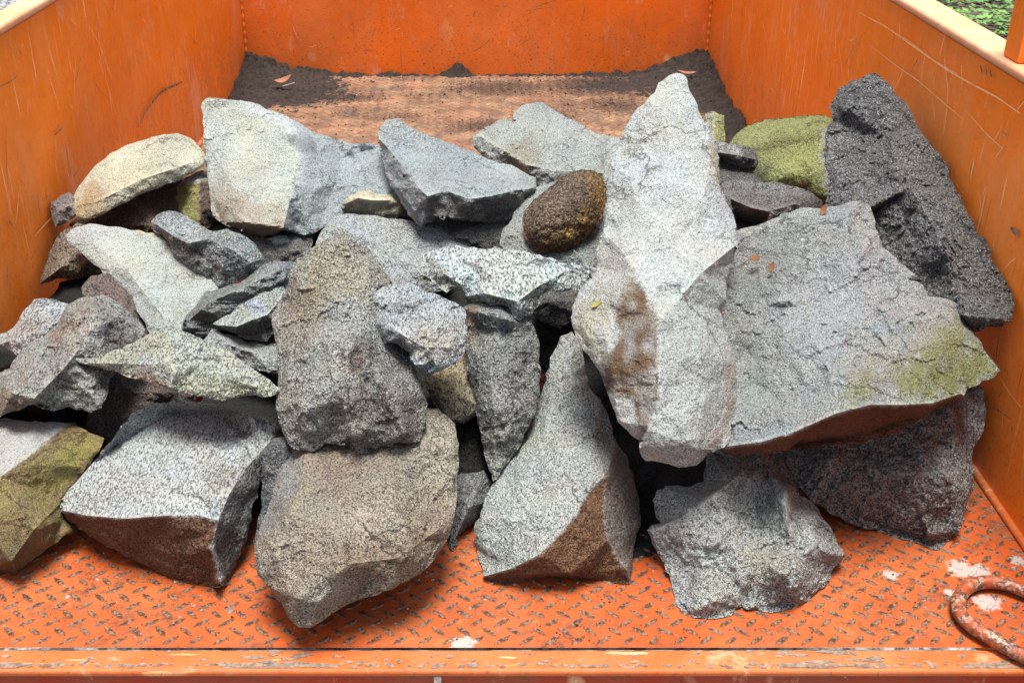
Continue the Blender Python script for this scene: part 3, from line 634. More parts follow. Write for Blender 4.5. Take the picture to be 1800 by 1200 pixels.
rock('dark brown rock in the shadow under the tan slab', [(120, 395), (150, 372), (215, 350), (320, 315), (330, 395), (290, 420), (200, 425), (140, 418)], tint=(.17, .12, .08), mat='rough', off=8, gy=.5, T=8, rid=[[(150, 400, 1), (260, 395, 2)], [(262, 345, -1), (268, 385, 2)]], st=[([(150, 385), (240, 372), (240, 398), (160, 405)], (.22, .09, .05), .6, 8)])
rock('brown weathered rock leaning on the orange wall below the small pale stone', [(108, 408), (135, 392), (165, 395), (200, 440), (210, 475), (165, 483), (120, 492), (98, 490), (70, 500), (78, 468), (92, 432)], tint=(.28, .22, .17), mat='rough', off=3, gy=.7, T=7, ro=1.3, rid=[[(78, 492, 1), (110, 468, 3), (150, 462, 3.5)]], st=[([(120, 470), (170, 440), (200, 480), (120, 490)], (.17, .14, .06), .8, 8)])
rock('reddish grey rock half hidden under the pale flat slab', [(143, 505), (160, 485), (185, 478), (215, 500), (250, 545), (275, 600), (240, 620), (200, 590), (160, 560)], tint=(.25, .20, .18), mat='rough', off=3, gy=.7, rid=[[(170, 500, 1), (215, 535, 3), (250, 590, 2)]])
rock('small block, one side moss green, the other dark brown, beneath the cream tan slab', [(310, 328), (325, 312), (345, 303), (372, 296), (395, 320), (395, 385), (372, 400), (350, 400), (318, 385), (310, 365)], tint=(.28, .26, .10), mat='fine', off=3, gy=.4, rid=[[(316, 322, 1), (347, 318, 3.5), (375, 312, .5)], [(347, 318, 3.5), (349, 350, 4), (351, 395, 3.5)]], st=[([(310, 330), (330, 305), (375, 290), (375, 313), (346, 320), (318, 322)], (.48, .50, .48), .95, 3), ([(349, 320), (395, 310), (395, 400), (352, 400)], (.14, .10, .09), .95, 2)])
rock('cream tan rounded slab against the orange wall beside the large pale block', [(126, 358), (132, 338), (160, 300), (195, 268), (225, 254), (258, 245), (290, 236), (312, 234), (335, 243), (350, 258), (363, 279), (358, 293), (330, 309), (290, 324), (250, 340), (215, 358), (180, 378), (158, 384), (140, 382), (128, 372)], tint=(.54, .51, .40), mat='fine', off=0, gy=.85, ro=.5, T=7, jag=1,
     rid=[[(140, 360, .5), (170, 355, 2), (250, 315, 2.2), (340, 285, 1.6)], [(205, 275, .8), (300, 255, 1)]], st=[([(120, 340), (165, 325), (190, 345), (180, 385), (120, 385)], (.34, .22, .10), .8, 14), ([(200, 262), (260, 246), (240, 290), (190, 300)], (.62, .60, .50), .6, 12)])
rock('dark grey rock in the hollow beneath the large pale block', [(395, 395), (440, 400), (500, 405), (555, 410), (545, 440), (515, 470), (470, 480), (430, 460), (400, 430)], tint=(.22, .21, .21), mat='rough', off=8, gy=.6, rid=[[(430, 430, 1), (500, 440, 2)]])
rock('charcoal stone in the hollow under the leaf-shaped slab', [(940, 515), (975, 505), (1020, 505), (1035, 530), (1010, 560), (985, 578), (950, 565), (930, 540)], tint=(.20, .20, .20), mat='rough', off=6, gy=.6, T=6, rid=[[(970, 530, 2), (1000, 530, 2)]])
rock('tan and grey wedge stone sunk under the tall boulder with rust face', [(745, 668), (775, 648), (805, 632), (825, 615), (850, 640), (850, 720), (815, 745), (780, 735), (758, 700)], tint=(.33, .28, .20), mat='needle', off=5, gy=.7, T=7, rid=[[(765, 672, 1), (800, 690, 2.5), (840, 712, 2.5)]], st=[([(745, 680), (790, 700), (830, 712), (830, 745), (760, 740)], (.10, .09, .08), .9, 5), ([(750, 670), (780, 655), (790, 700), (760, 690)], (.30, .20, .07), .7, 10)])
SP[-1]['label'] = 'tan and grey wedge stone sunk between the tall mottled rock and the rough upright slab'
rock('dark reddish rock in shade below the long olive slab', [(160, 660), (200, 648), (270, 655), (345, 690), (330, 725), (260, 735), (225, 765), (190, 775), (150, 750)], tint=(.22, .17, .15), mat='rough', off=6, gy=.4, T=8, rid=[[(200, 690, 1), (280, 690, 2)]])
rock('large dark mauve block on the floor plate under the right side of the pile', [(1370, 790), (1400, 740), (1500, 700), (1600, 680), (1690, 670), (1728, 680), (1734, 722), (1727, 762), (1709, 800), (1713, 850), (1700, 890), (1684, 937), (1648, 966), (1600, 950), (1550, 936), (1500, 921), (1462, 905), (1420, 875), (1395, 845)], tint=(.29, .28, .28), mat='rough', floor=1, gy=.45, T=15, ro=1.3, jag=2.4,
     rid=[[(1480, 800, 2), (1530, 825, 4.5), (1600, 832, 6), (1660, 838, 5), (1708, 830, 1)], [(1690, 700, 2), (1660, 838, 5), (1630, 930, 2)], [(1450, 880, 0), (1560, 900, 2)]], st=[([(1550, 740), (1733, 690), (1712, 835), (1600, 830)], (.35, .35, .36), .8, 20), ([(1480, 830), (1640, 850), (1700, 880), (1640, 960), (1440, 890)], (.20, .16, .145), .7, 15)])
SP[-1]['label'] = 'large dark mauve block on the floor plate under the wide moss-stained slab'
rock('rough grey broken slab at the front, standing on the floor beside the dark mauve block', [(1245, 780), (1300, 770), (1360, 775), (1382, 810), (1395, 850), (1405, 872), (1422, 880), (1440, 895), (1450, 915), (1470, 945), (1487, 975), (1476, 992), (1462, 1004), (1455, 1022), (1430, 1045), (1402, 1064), (1380, 1072), (1340, 1075), (1318, 1071), (1305, 1066), (1292, 1071), (1285, 1081), (1262, 1086), (1230, 1085), (1200, 1078), (1186, 1062), (1180, 1020), (1168, 990), (1146, 955), (1138, 932), (1146, 922), (1161, 919), (1151, 895), (1147, 880), (1155, 862), (1170, 853), (1205, 856), (1238, 846)],
     tint=(.42, .43, .425), mat='pale', floor=1, gy=.75, T=14, ro=1.35, lo=1.3, jag=2.2, rid=[[(1150, 930, 1), (1215, 900, 3.5), (1280, 850, 4.5), (1340, 800, 3)], [(1350, 830, 3.5), (1335, 900, 2), (1340, 960, 2.5), (1330, 1000, 1.5)], [(1380, 860, 5), (1385, 930, 5.5), (1400, 1000, 5), (1385, 1040, 2.5)], [(1230, 960, 4), (1240, 1050, 3)], [(1440, 960, 3), (1450, 1000, 1)]], st=[([(1310, 940), (1370, 960), (1400, 1010), (1330, 1020), (1290, 980)], (.34, .30, .22), .5, 18)])
rock('moss-brown block cut by the picture edge, pale flat top, at the front corner', [(-90, 735), (0, 735), (40, 739), (90, 741), (132, 742), (152, 756), (183, 770), (172, 795), (145, 835), (122, 860), (108, 885), (112, 912), (128, 932), (90, 960), (50, 990), (28, 1011), (0, 1004), (-40, 1010), (-100, 1000)], tint=(.27, .20, .095), mat='fine', floor=1, gy=.35, T=16, ro=.6,
     rid=[[(131, 744, -2), (105, 760, 1), (85, 772, 2.5), (45, 806, 4.5), (0, 838, 5.5), (-70, 885, 6)], [(60, 930, 5), (20, 985, 4)], [(125, 865, 2), (60, 930, 5)]], st=[([(-100, 720), (134, 735), (84, 774), (44, 808), (0, 840), (-100, 900)], (.50, .52, .52), 1, 2), ([(60, 820), (150, 770), (180, 775), (110, 850), (60, 880)], (.27, .26, .06), .7, 14), ([(-20, 935), (60, 935), (30, 1010), (-20, 1005)], (.11, .10, .06), .7, 14)])
SP[-1]['label'] = 'moss-brown block with a pale flat top, leftmost rock of the bottom row'
rock('pale flat-topped cubic block with a reddish brown front, on the floor plate', [(190, 780), (230, 728), (260, 712), (320, 702), (380, 710), (440, 729), (486, 741), (482, 775), (470, 800), (458, 850), (442, 900), (434, 950), (412, 1000), (400, 1028), (370, 1031), (330, 1025), (280, 1008), (230, 980), (180, 955), (150, 934), (120, 915), (105, 895), (116, 865), (155, 822)],
     tint=(.52, .54, .55), mat='needle', floor=1, gy=.35, T=16, ro=.7, rid=[[(107, 896, 1), (150, 905, 3.5), (220, 911, 5.5), (300, 905, 7), (345, 904, 7.5), (384, 914, 8), (402, 870, 6.2), (432, 822, 3.2), (464, 788, 1), (485, 745, -1)], [(384, 914, 8), (372, 960, 6), (384, 1026, 3)], [(200, 785, -3), (300, 725, -3.5), (400, 725, -3.5)]],
     st=[([(95, 897), (150, 907), (220, 913), (300, 907), (345, 906), (384, 916), (372, 962), (388, 1040), (300, 1030), (100, 940)], (.175, .10, .065), 1, 2), ([(384, 914), (402, 872), (432, 824), (464, 790), (500, 740), (490, 900), (400, 1040), (376, 962)], (.17, .165, .165), .95, 3), ([(240, 920), (340, 915), (330, 940), (240, 950)], (.12, .06, .03), .7, 8), ([(360, 850), (430, 790), (450, 800), (390, 890)], (.28, .24, .2), .6, 14)])
rock('dark grey slab standing in the gap behind the big brown boulder and cubic block', [(455, 800), (480, 770), (530, 760), (560, 790), (540, 860), (510, 930), (480, 965), (450, 975), (446, 950), (458, 900), (462, 850)], tint=(.20, .21, .22), mat='rough', floor=1, gy=.3, T=7, rid=[[(480, 850, 1), (500, 860, 2)]], off=3)
SP[-1]['label'] = 'dark grey slab standing between the cubic block and the big tan-brown block'
rock('small dark wedge of rock pointing down beside the big tan-brown block', [(780, 850), (810, 832), (850, 826), (866, 850), (858, 882), (832, 920), (806, 940), (797, 968), (788, 957), (786, 920)], tint=(.27, .28, .29), mat='rough', floor=1, gy=.5, T=6, rid=[[(845, 845, 1.5), (825, 890, 3), (796, 955, .5)]], ro=1.2)
rock('big tan-brown weathered block at the front, resting on the floor plate', [(490, 770), (550, 750), (650, 735), (745, 715), (770, 718), (785, 730), (800, 745), (807, 780), (804, 850), (799, 905), (790, 940), (768, 975), (738, 1008), (690, 1035), (640, 1050), (602, 1066), (572, 1086), (545, 1103), (525, 1102), (507, 1086), (495, 1060), (470, 1032), (453, 1010), (447, 970), (452, 940), (470, 900), (485, 850), (492, 810)],
     tint=(.32, .275, .225), mat='pale', floor=1, gy=.75, T=17, ro=.9, lo=1.4, fc=1.3, jag=1.6, rid=[[(540, 780, 2), (528, 850, 4), (508, 900, 4.5), (470, 945, 3)], [(560, 920, 5), (620, 990, 5.5), (700, 980, 5), (770, 930, 3)], [(600, 850, 3.6), (700, 830, 3.6), (770, 780, 2.5)], [(520, 1050, 4), (560, 1060, 3)], [(640, 915, 5.2), (680, 900, 5.2)]],
     st=[([(490, 790), (530, 800), (524, 855), (500, 895), (462, 945), (440, 960)], (.27, .28, .285), .9, 6), ([(740, 715), (810, 740), (806, 850), (760, 860), (740, 790)], (.46, .42, .34), .7, 20), ([(600, 890), (680, 880), (690, 920), (620, 930)], (.50, .45, .37), .7, 14), ([(590, 965), (680, 950), (780, 900), (790, 930), (700, 1000), (600, 1010)], (.24, .17, .115), .7, 16), ([(540, 800), (700, 790), (700, 840), (560, 850)], (.25, .18, .155), .5, 25)])
rock('tall pale wedge with a rust brown lower front, standing on the plate in the centre', [(985, 590), (1005, 582), (1022, 605), (1028, 640), (1036, 680), (1055, 700), (1072, 740), (1083, 775), (1102, 800), (1114, 832), (1125, 880), (1126, 925), (1115, 960), (1112, 1000), (1108, 1025), (1080, 1024), (1048, 1018), (1000, 1018), (960, 1015), (920, 1022), (880, 1026), (853, 1021), (845, 990), (835, 952), (833, 930), (845, 900), (866, 850), (895, 800), (918, 770), (944, 720), (955, 680), (972, 620)],
     tint=(.49, .505, .49), mat='pale', floor=1, gy=.7, T=15, ro=.7, fc=1.5, rid=[[(852, 1012, 1.5), (900, 998, 4), (948, 974, 6), (985, 937, 7.2), (1012, 905, 7.6), (1036, 862, 7), (1068, 830, 6), (1083, 780, 1.5)], [(1068, 830, 6), (1060, 900, 6.8), (1068, 950, 6), (1103, 1005, 2)], [(985, 640, 1.5), (960, 760, 3.5), (900, 880, 4)], [(930, 1008, 3), (1000, 1005, 4)]],
     st=[([(845, 1016), (900, 1000), (948, 976), (985, 939), (1012, 907), (1036, 864), (1068, 832), (1060, 900), (1068, 950), (1110, 1030), (850, 1040)], (.18, .095, .052), 1, 2), ([(1069, 830), (1084, 778), (1135, 850), (1130, 1000), (1108, 1020), (1068, 950), (1060, 900)], (.24, .20, .175), .95, 3), ([(960, 1000), (1060, 990), (1100, 1020), (900, 1025)], (.16, .075, .035), .6, 8), ([(1015, 600), (1040, 680), (1090, 790), (1060, 830), (1030, 720), (1005, 640)], (.34, .30, .25), .6, 10)])
rock('rough grey upright slab tapering down to a point between the two tallest front rocks', [(812, 540), (840, 530), (880, 535), (925, 545), (940, 575), (948, 610), (949, 690), (941, 730), (920, 772), (900, 802), (878, 835), (866, 845), (856, 812), (846, 772), (836, 722), (826, 680), (820, 640), (815, 590)], tint=(.37, .37, .355), mat='rough', off=-3, gy=.55, ro=1.5, T=10, rid=[[(845, 550, 2.5), (860, 640, 4.5), (870, 740, 4), (868, 820, 1)], [(885, 560, 3.5), (890, 660, 3), (900, 740, 2)]], st=[([(815, 540), (840, 540), (835, 600), (818, 600)], (.28, .17, .10), .6, 8), ([(890, 560), (945, 570), (948, 700), (900, 780)], (.24, .24, .235), .7, 14)])
SP[-1]['label'] = 'rough grey upright slab tapering to a point below the leaf-shaped slab'
rock('upper end of the mauve-grey rock, pale bluish knob against the orange wall', [(-70, 600), (0, 588), (22, 577), (42, 545), (60, 526), (88, 525), (122, 535), (160, 560), (120, 600), (60, 630), (30, 625), (0, 618), (-60, 625)], tint=(.45, .47, .49), mat='needle', off=2, gy=.8, T=8, rid=[[(0, 605, 1.5), (60, 585, 3), (100, 560, 2.5)], [(70, 540, 1), (60, 585, 3)]], st=[([(40, 560), (120, 560), (120, 620), (0, 625), (-60, 620), (-60, 600)], (.29, .25, .23), .6, 14)])
SP[-1]['label'] = 'pale bluish knob of rock against the orange wall above the big mauve-grey rock'
rock('big mauve-grey rough rock at the edge of the pile, sitting above the moss-brown block', [(-80, 665), (0, 655), (16, 648), (40, 612), (75, 592), (103, 562), (118, 535), (150, 521), (178, 518), (200, 527), (222, 542), (243, 563), (256, 580), (240, 610), (215, 640), (195, 665), (190, 690), (178, 718), (160, 725), (120, 715), (95, 722), (60, 711), (25, 722), (0, 732), (-80, 740)], tint=(.37, .37, .355), mat='needle', off=-1, gy=.75, T=13, ro=1.3,
     rid=[[(120, 560, 2), (170, 555, 4), (225, 560, 1.5)], [(170, 555, 4), (150, 600, 4.5), (110, 650, 5.5), (60, 700, 4.5)], [(190, 590, 1.5), (170, 640, 3), (165, 700, 1.5)], [(20, 690, 4), (60, 640, 3)]], st=[([(85, 590), (118, 540), (165, 525), (175, 560), (120, 590), (105, 650), (95, 660)], (.23, .17, .145), .7, 14), ([(190, 560), (250, 570), (190, 690), (165, 690), (185, 620)], (.13, .115, .11), .8, 10), ([(-80, 690), (20, 690), (40, 715), (-80, 740)], (.22, .15, .11), .7, 10), ([(140, 555), (175, 552), (175, 585), (145, 590)], (.52, .51, .50), .7, 8)])
rock('pale grey flat slab with a straight lower edge, lying above the big mauve-grey rock', [(116, 414), (133, 399), (156, 393), (190, 398), (230, 404), (268, 409), (300, 425), (350, 450), (400, 470), (395, 500), (370, 520), (352, 540), (340, 562), (322, 585), (310, 605), (285, 600), (266, 590), (250, 560), (226, 515), (190, 485), (165, 465), (142, 443), (124, 430)], tint=(.50, .53, .51), mat='fine', off=-2, gy=.8, T=6, ro=.5, rid=[[(160, 425, .8), (220, 470, 1.5), (290, 560, 1.5)], [(250, 430, 0), (320, 500, -.4)]], st=[([(225, 400), (272, 405), (295, 420), (240, 412)], (.45, .42, .28), .8, 5), ([(140, 396), (170, 396), (150, 440), (120, 420)], (.42, .43, .42), .6, 8)])
rock('small pale chip lying in the dark gap below the rough ridged rock', [(355, 600), (372, 578), (400, 588), (435, 600), (470, 603), (500, 600), (510, 650), (490, 660), (450, 650), (410, 632), (380, 618)], tint=(.44, .46, .46), off=3, gy=.8, T=6, rid=[[(400, 605, 1.5), (460, 625, 1.5)]])
SP[-1]['label'] = 'pale stone in the gap above the long olive slab, left of the tall mottled rock'
rock('large pale block with smooth face and rough blue-grey end, beside the cream tan slab', [(355, 180), (368, 171), (400, 175), (440, 180), (480, 195), (515, 211), (548, 231), (575, 238), (592, 246), (620, 254), (648, 250), (672, 258), (705, 290), (718, 325), (715, 362), (692, 388), (640, 390), (600, 384), (560, 405), (545, 411), (520, 410), (497, 406), (480, 415), (462, 416), (440, 411), (415, 400), (390, 392), (374, 380), (368, 340), (361, 290), (357, 240)],
     tint=(.47, .49, .45), mat='fine', off=-4, gy=.7, T=15, ro=.8, rid=[[(515, 212, -1), (520, 250, 2.8), (533, 300, 4), (512, 345, 5.5), (498, 400, 5.5)], [(375, 190, -1), (400, 300, 2), (430, 390, 4)], [(600, 280, -1), (640, 265, -2)], [(590, 320, 1), (650, 330, 0)], [(560, 260, 2.5), (590, 250, 0)]],
     st=[([(515, 211), (700, 250), (700, 350), (560, 420), (499, 408), (511, 345), (531, 300), (519, 252)], (.30, .34, .36), 1, 3), ([(440, 178), (515, 208), (520, 232), (460, 205), (400, 185)], (.56, .60, .63), .9, 6), ([(368, 325), (420, 335), (470, 360), (500, 375), (500, 420), (440, 420), (370, 390)], (.32, .26, .20), .75, 16), ([(500, 240), (545, 240), (560, 270), (520, 265)], (.12, .13, .14), .8, 5), ([(380, 385), (500, 395), (497, 420), (440, 420)], (.20, .13, .06), .6, 5)])
rock('small pale chip of stone caught in the dark hollow beneath the large pale block', [(470, 420), (484, 412), (503, 414), (512, 425), (500, 433), (480, 431)], tint=(.5, .52, .52), off=0, gy=.6, T=3, rid=[[(488, 421, .6), (500, 424, .6)]])
rock('rough dark grey rock with a lit upper ridge, lying across the pale flat slab', [(265, 389), (275, 378), (298, 370), (320, 377), (345, 391), (375, 406), (400, 402), (430, 415), (450, 430), (464, 455), (450, 480), (432, 490), (405, 500), (385, 508), (362, 490), (340, 476), (310, 455), (300, 432), (285, 413), (270, 405)], tint=(.37, .40, .42), mat='rough', off=-4, gy=.55, T=8, ro=1.4, rid=[[(275, 395, 2), (305, 415, 3.5), (330, 428, 4.5), (365, 420, 4.2), (410, 440, 4), (440, 462, 2.5)], [(340, 462, 1.5), (390, 480, 1.5)]], st=[([(268, 395), (330, 430), (365, 424), (390, 450), (400, 500), (300, 450)], (.22, .21, .205), .85, 6), ([(290, 372), (350, 395), (370, 415), (330, 420), (285, 390)], (.52, .55, .56), .8, 6)])  # lit ridge and darker lower face: light and shade put into the tints
rock('broad pale slab in the middle of the pile, sloping down beneath the tan-topped tall rock', [(555, 430), (566, 405), (582, 385), (610, 375), (660, 379), (700, 385), (750, 392), (800, 408), (840, 423), (870, 445), (850, 470), (800, 470), (790, 510), (740, 520), (690, 520), (660, 480), (600, 450)], tint=(.47, .49, .50), mat='pale', off=-1, gy=.85, T=7, ro=.7, rid=[[(600, 400, 1.5), (680, 440, 2), (740, 470, 2)], [(760, 420, .5), (830, 440, .5)]])
SP[-1]['label'] = 'broad pale slab sloping from the little cream-topped stone towards the leaf-shaped slab'
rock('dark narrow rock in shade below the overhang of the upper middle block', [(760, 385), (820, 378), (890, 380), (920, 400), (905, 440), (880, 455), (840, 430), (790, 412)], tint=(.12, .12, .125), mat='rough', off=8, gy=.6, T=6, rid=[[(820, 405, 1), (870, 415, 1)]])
rock('blocky grey rock with dark front face and jutting upper corner, beside the large pale block', [(665, 230), (680, 210), (700, 209), (726, 225), (760, 240), (800, 255), (832, 265), (860, 280), (900, 290), (942, 312), (945, 335), (932, 352), (926, 370), (897, 388), (862, 393), (832, 392), (800, 388), (770, 383), (750, 392), (740, 400), (718, 378), (702, 350), (686, 326), (678, 310), (671, 280), (668, 256)],
     tint=(.52, .56, .57), mat='pale', off=-6, gy=.75, T=12, ro=1.1, rid=[[(668, 245, 1), (690, 270, 3.5), (712, 298, 5), (735, 330, 6.3), (752, 345, 7), (785, 336, 6.6), (825, 350, 7), (862, 345, 6.6), (905, 335, 5), (942, 330, 2)], [(755, 378, 3), (820, 385, 2.5), (900, 375, 1)], [(700, 225, 0), (820, 285, .5), (900, 300, .5)], [(700, 330, 2.5), (742, 390, 2.5)]],
     st=[([(748, 347), (785, 338), (825, 352), (862, 347), (905, 337), (945, 332), (930, 360), (900, 395), (760, 390), (748, 380)], (.19, .18, .175), .9, 4), ([(680, 255), (715, 300), (748, 350), (750, 390), (735, 375), (700, 310)], (.30, .30, .30), .8, 6), ([(678, 315), (700, 340), (748, 392), (738, 402), (700, 360)], (.46, .48, .50), .9, 5)])  # dark front face: its shade is put into the tint
rock('small flat stone with a cream top, wedged beneath the blocky grey rock', [(600, 363), (609, 345), (632, 335), (650, 333), (665, 341), (690, 342), (708, 357), (712, 372), (697, 379), (650, 377), (612, 373)], tint=(.30, .27, .20), mat='fine', off=-3, gy=.5, T=5, rid=[[(603, 360, 1), (630, 348, 2.4), (655, 352, 3), (685, 352, 2.5), (708, 362, .8)]], st=[([(604, 350), (640, 330), (710, 335), (700, 356), (682, 352), (655, 355), (630, 349)], (.60, .56, .42), 1, 2)])
rock('pale grey stone directly under the round brown boulder', [(878, 430), (884, 402), (900, 385), (912, 362), (930, 340), (952, 324), (985, 319), (1030, 330), (1080, 335), (1088, 400), (1070, 470), (1050, 490), (1000, 475), (940, 465), (898, 455)], tint=(.44, .45, .44), mat='pale', off=0, gy=.7, T=7, rid=[[(905, 410, 2), (940, 450, 2), (1020, 455, .5)]])
rock('round dark brown boulder with an ochre rusty flank', [(918, 392), (922, 370), (938, 350), (957, 336), (975, 323), (990, 311), (1005, 302), (1022, 298), (1042, 299), (1056, 308), (1066, 328), (1067, 350), (1060, 376), (1050, 398), (1035, 418), (1012, 434), (985, 442), (960, 445), (942, 440), (928, 428), (920, 412)], tint=(.17, .115, .08), mat='crust', off=-5, gy=.35, ro=.9, rw=55, rd=5.5, sm=3, jag=1, g=4, T=9, lo=.8, n='boulder', rid=[[(970, 380, 1), (1010, 350, 1.2)]],
     st=[([(1030, 305), (1070, 320), (1064, 380), (1030, 425), (985, 448), (940, 440), (985, 410), (1020, 380), (1045, 345)], (.33, .19, .05), .8, 10), ([(918, 400), (940, 425), (990, 440), (960, 450), (925, 430)], (.16, .05, .025), .6, 8), ([(960, 335), (1000, 315), (1010, 345), (965, 370)], (.22, .17, .13), .5, 12)])
rock('rough ridged grey rock with long dark grooves, left of the tall mottled rock', [(320, 578), (326, 555), (345, 535), (352, 525), (362, 511), (378, 510), (396, 504), (420, 498), (440, 484), (465, 464), (482, 457), (505, 459), (530, 465), (535, 500), (520, 530), (490, 545), (450, 565), (405, 575), (385, 582), (362, 592), (340, 590)], tint=(.31, .33, .325), mat='rough', off=-4, gy=.55, T=8, ro=1.7, fold=(.6, .6, 2), rid=[[(330, 565, 2), (370, 530, 4), (430, 505, 4.5), (490, 475, 3.5)], [(380, 570, 1.5), (440, 540, 2)]], st=[([(325, 555), (365, 530), (400, 555), (380, 590), (330, 590)], (.17, .16, .15), .7, 8), ([(440, 482), (480, 455), (510, 460), (500, 480), (450, 500)], (.46, .49, .50), .7, 8)])
SP[-1]['label'] = 'rough ridged grey rock with long dark grooves beside the tall mottled rock'
rock('small sharp-edged rock with a smooth bluish chip scar, atop the ridged grey rock', [(374, 569), (385, 561), (405, 552), (430, 528), (460, 509), (482, 500), (500, 505), (508, 520), (500, 545), (490, 575), (470, 600), (440, 598), (412, 585), (390, 578)], tint=(.42, .44, .43), mat='needle', off=-6, gy=.5, T=6, ro=1.2, rid=[[(376, 570, .5), (415, 574, 2.5), (445, 562, 3.4), (470, 553, 3.5), (492, 528, 2.5)], [(430, 588, 0), (470, 580, 0)]], st=[([(378, 572), (415, 577), (445, 565), (475, 556), (495, 535), (500, 560), (470, 605), (420, 595)], (.14, .14, .14), .9, 4), ([(430, 530), (455, 525), (468, 548), (455, 556), (440, 548)], (.42, .48, .58), .95, 4)])  # dark underside is shade painted into the tint
rock('wide pale slab with a mossy green corner and brown underside, the largest flat rock', [(1280, 412), (1302, 402), (1330, 396), (1355, 386), (1375, 375), (1400, 368), (1425, 365), (1447, 366), (1480, 360), (1500, 353), (1514, 352), (1530, 362), (1536, 380), (1538, 398), (1552, 435), (1573, 450), (1595, 470), (1612, 485), (1600, 492), (1622, 500), (1632, 520), (1652, 522), (1678, 530), (1690, 545), (1700, 570), (1715, 590), (1735, 622), (1758, 652), (1745, 664), (1727, 668), (1722, 675), (1700, 682), (1690, 700), (1660, 712), (1620, 735), (1570, 762), (1500, 782), (1440, 786), (1380, 792), (1310, 800), (1270, 795), (1262, 700), (1265, 600), (1268, 500)],
     tint=(.45, .465, .47), mat='pale', off=-7, gy=.75, gx=-.12, T=13, ro=1.1, lo=1.5, jag=1.6,
     rid=[[(1270, 785, 2.5), (1340, 776, 4), (1400, 757, 5.5), (1470, 726, 7), (1530, 711, 7.2), (1590, 711, 7), (1640, 708, 5.5), (1692, 690, 3)], [(1340, 540, -1), (1400, 520, 1), (1500, 470, 3.5), (1540, 410, 2)], [(1300, 620, -1.5), (1330, 700, 0)], [(1430, 600, 3.2), (1520, 570, 4), (1590, 535, 2.4)], [(1480, 690, 5.5), (1530, 650, 5), (1600, 630, 4.5), (1675, 590, 2.8)], [(1320, 430, 0), (1420, 400, 1.5), (1500, 380, 2), (1515, 420, 3)], [(1400, 782, -1), (1500, 768, 0), (1600, 735, 0)]],
     st=[([(1688, 555), (1762, 655), (1690, 700), (1620, 708), (1580, 690), (1560, 650), (1600, 630), (1640, 580)], (.215, .225, .06), .85, 14), ([(1500, 660), (1530, 645), (1538, 690), (1500, 710), (1480, 700)], (.26, .27, .05), .7, 12), ([(1260, 790), (1340, 779), (1400, 760), (1470, 729), (1530, 714), (1590, 713), (1640, 711), (1700, 690), (1660, 740), (1500, 800), (1260, 810)], (.17, .07, .04), 1, 2), ([(1268, 420), (1420, 400), (1400, 480), (1340, 560), (1330, 660), (1265, 640)], (.25, .25, .235), .55, 30), ([(1380, 500), (1560, 440), (1600, 520), (1450, 660), (1380, 640)], (.50, .53, .58), .6, 35), ([(1560, 600), (1680, 540), (1700, 580), (1600, 650), (1500, 690), (1480, 640)], (.40, .36, .28), .5, 20), ([(1505, 355), (1535, 365), (1552, 435), (1525, 445), (1500, 400)], (.56, .56, .54), .7, 6), ([(1300, 400), (1440, 368), (1380, 392), (1310, 412)], (.56, .55, .52), .7, 5)])  # dark left patch puts the hollow side's shading into the tint
rock('tall mottled purple-grey rock with a tan tip, standing over the big tan-brown block', [(598, 404), (620, 414), (634, 428), (650, 441), (668, 464), (685, 488), (691, 505), (685, 530), (680, 580), (700, 606), (722, 622), (727, 640), (738, 668), (748, 700), (751, 740), (742, 758), (738, 776), (720, 779), (703, 778), (690, 783), (668, 783), (662, 790), (650, 786), (638, 798), (625, 792), (614, 779), (592, 781), (570, 780), (560, 788), (545, 793), (525, 790), (508, 780), (497, 760), (489, 730), (485, 700), (490, 650), (485, 612), (480, 580), (478, 552), (492, 525), (506, 505), (512, 472), (525, 452), (543, 438), (572, 420)],
     tint=(.41, .41, .39), mat='rough', off=-8, gy=.62, T=14, ro=1.2, lo=1.2, jag=2,
     rid=[[(590, 430, 1.5), (570, 500, 3.5), (560, 600, 4.5), (540, 720, 4.5)], [(650, 480, 2.5), (645, 580, 4), (650, 650, 4.5), (700, 700, 4), (710, 760, 2.5)], [(620, 560, 5), (600, 700, 6), (620, 765, 3.5)], [(520, 500, 2), (510, 600, 2.5), (505, 700, 2.5)]],
     st=[([(560, 430), (600, 405), (660, 460), (640, 520), (560, 530), (530, 470)], (.48, .43, .31), .75, 20), ([(515, 500), (575, 500), (570, 560), (500, 560), (490, 530)], (.22, .15, .10), .55, 16), ([(495, 535), (550, 530), (560, 600), (500, 610), (480, 580)], (.30, .24, .20), .6, 16), ([(610, 590), (650, 590), (655, 655), (608, 650)], (.16, .10, .085), .8, 9), ([(600, 680), (720, 640), (748, 700), (740, 780), (640, 790), (590, 740)], (.20, .17, .155), .8, 22), ([(690, 620), (740, 680), (700, 700), (670, 650)], (.38, .38, .37), .6, 10), ([(575, 545), (640, 530), (650, 580), (600, 640), (560, 600)], (.50, .50, .49), .6, 18)])
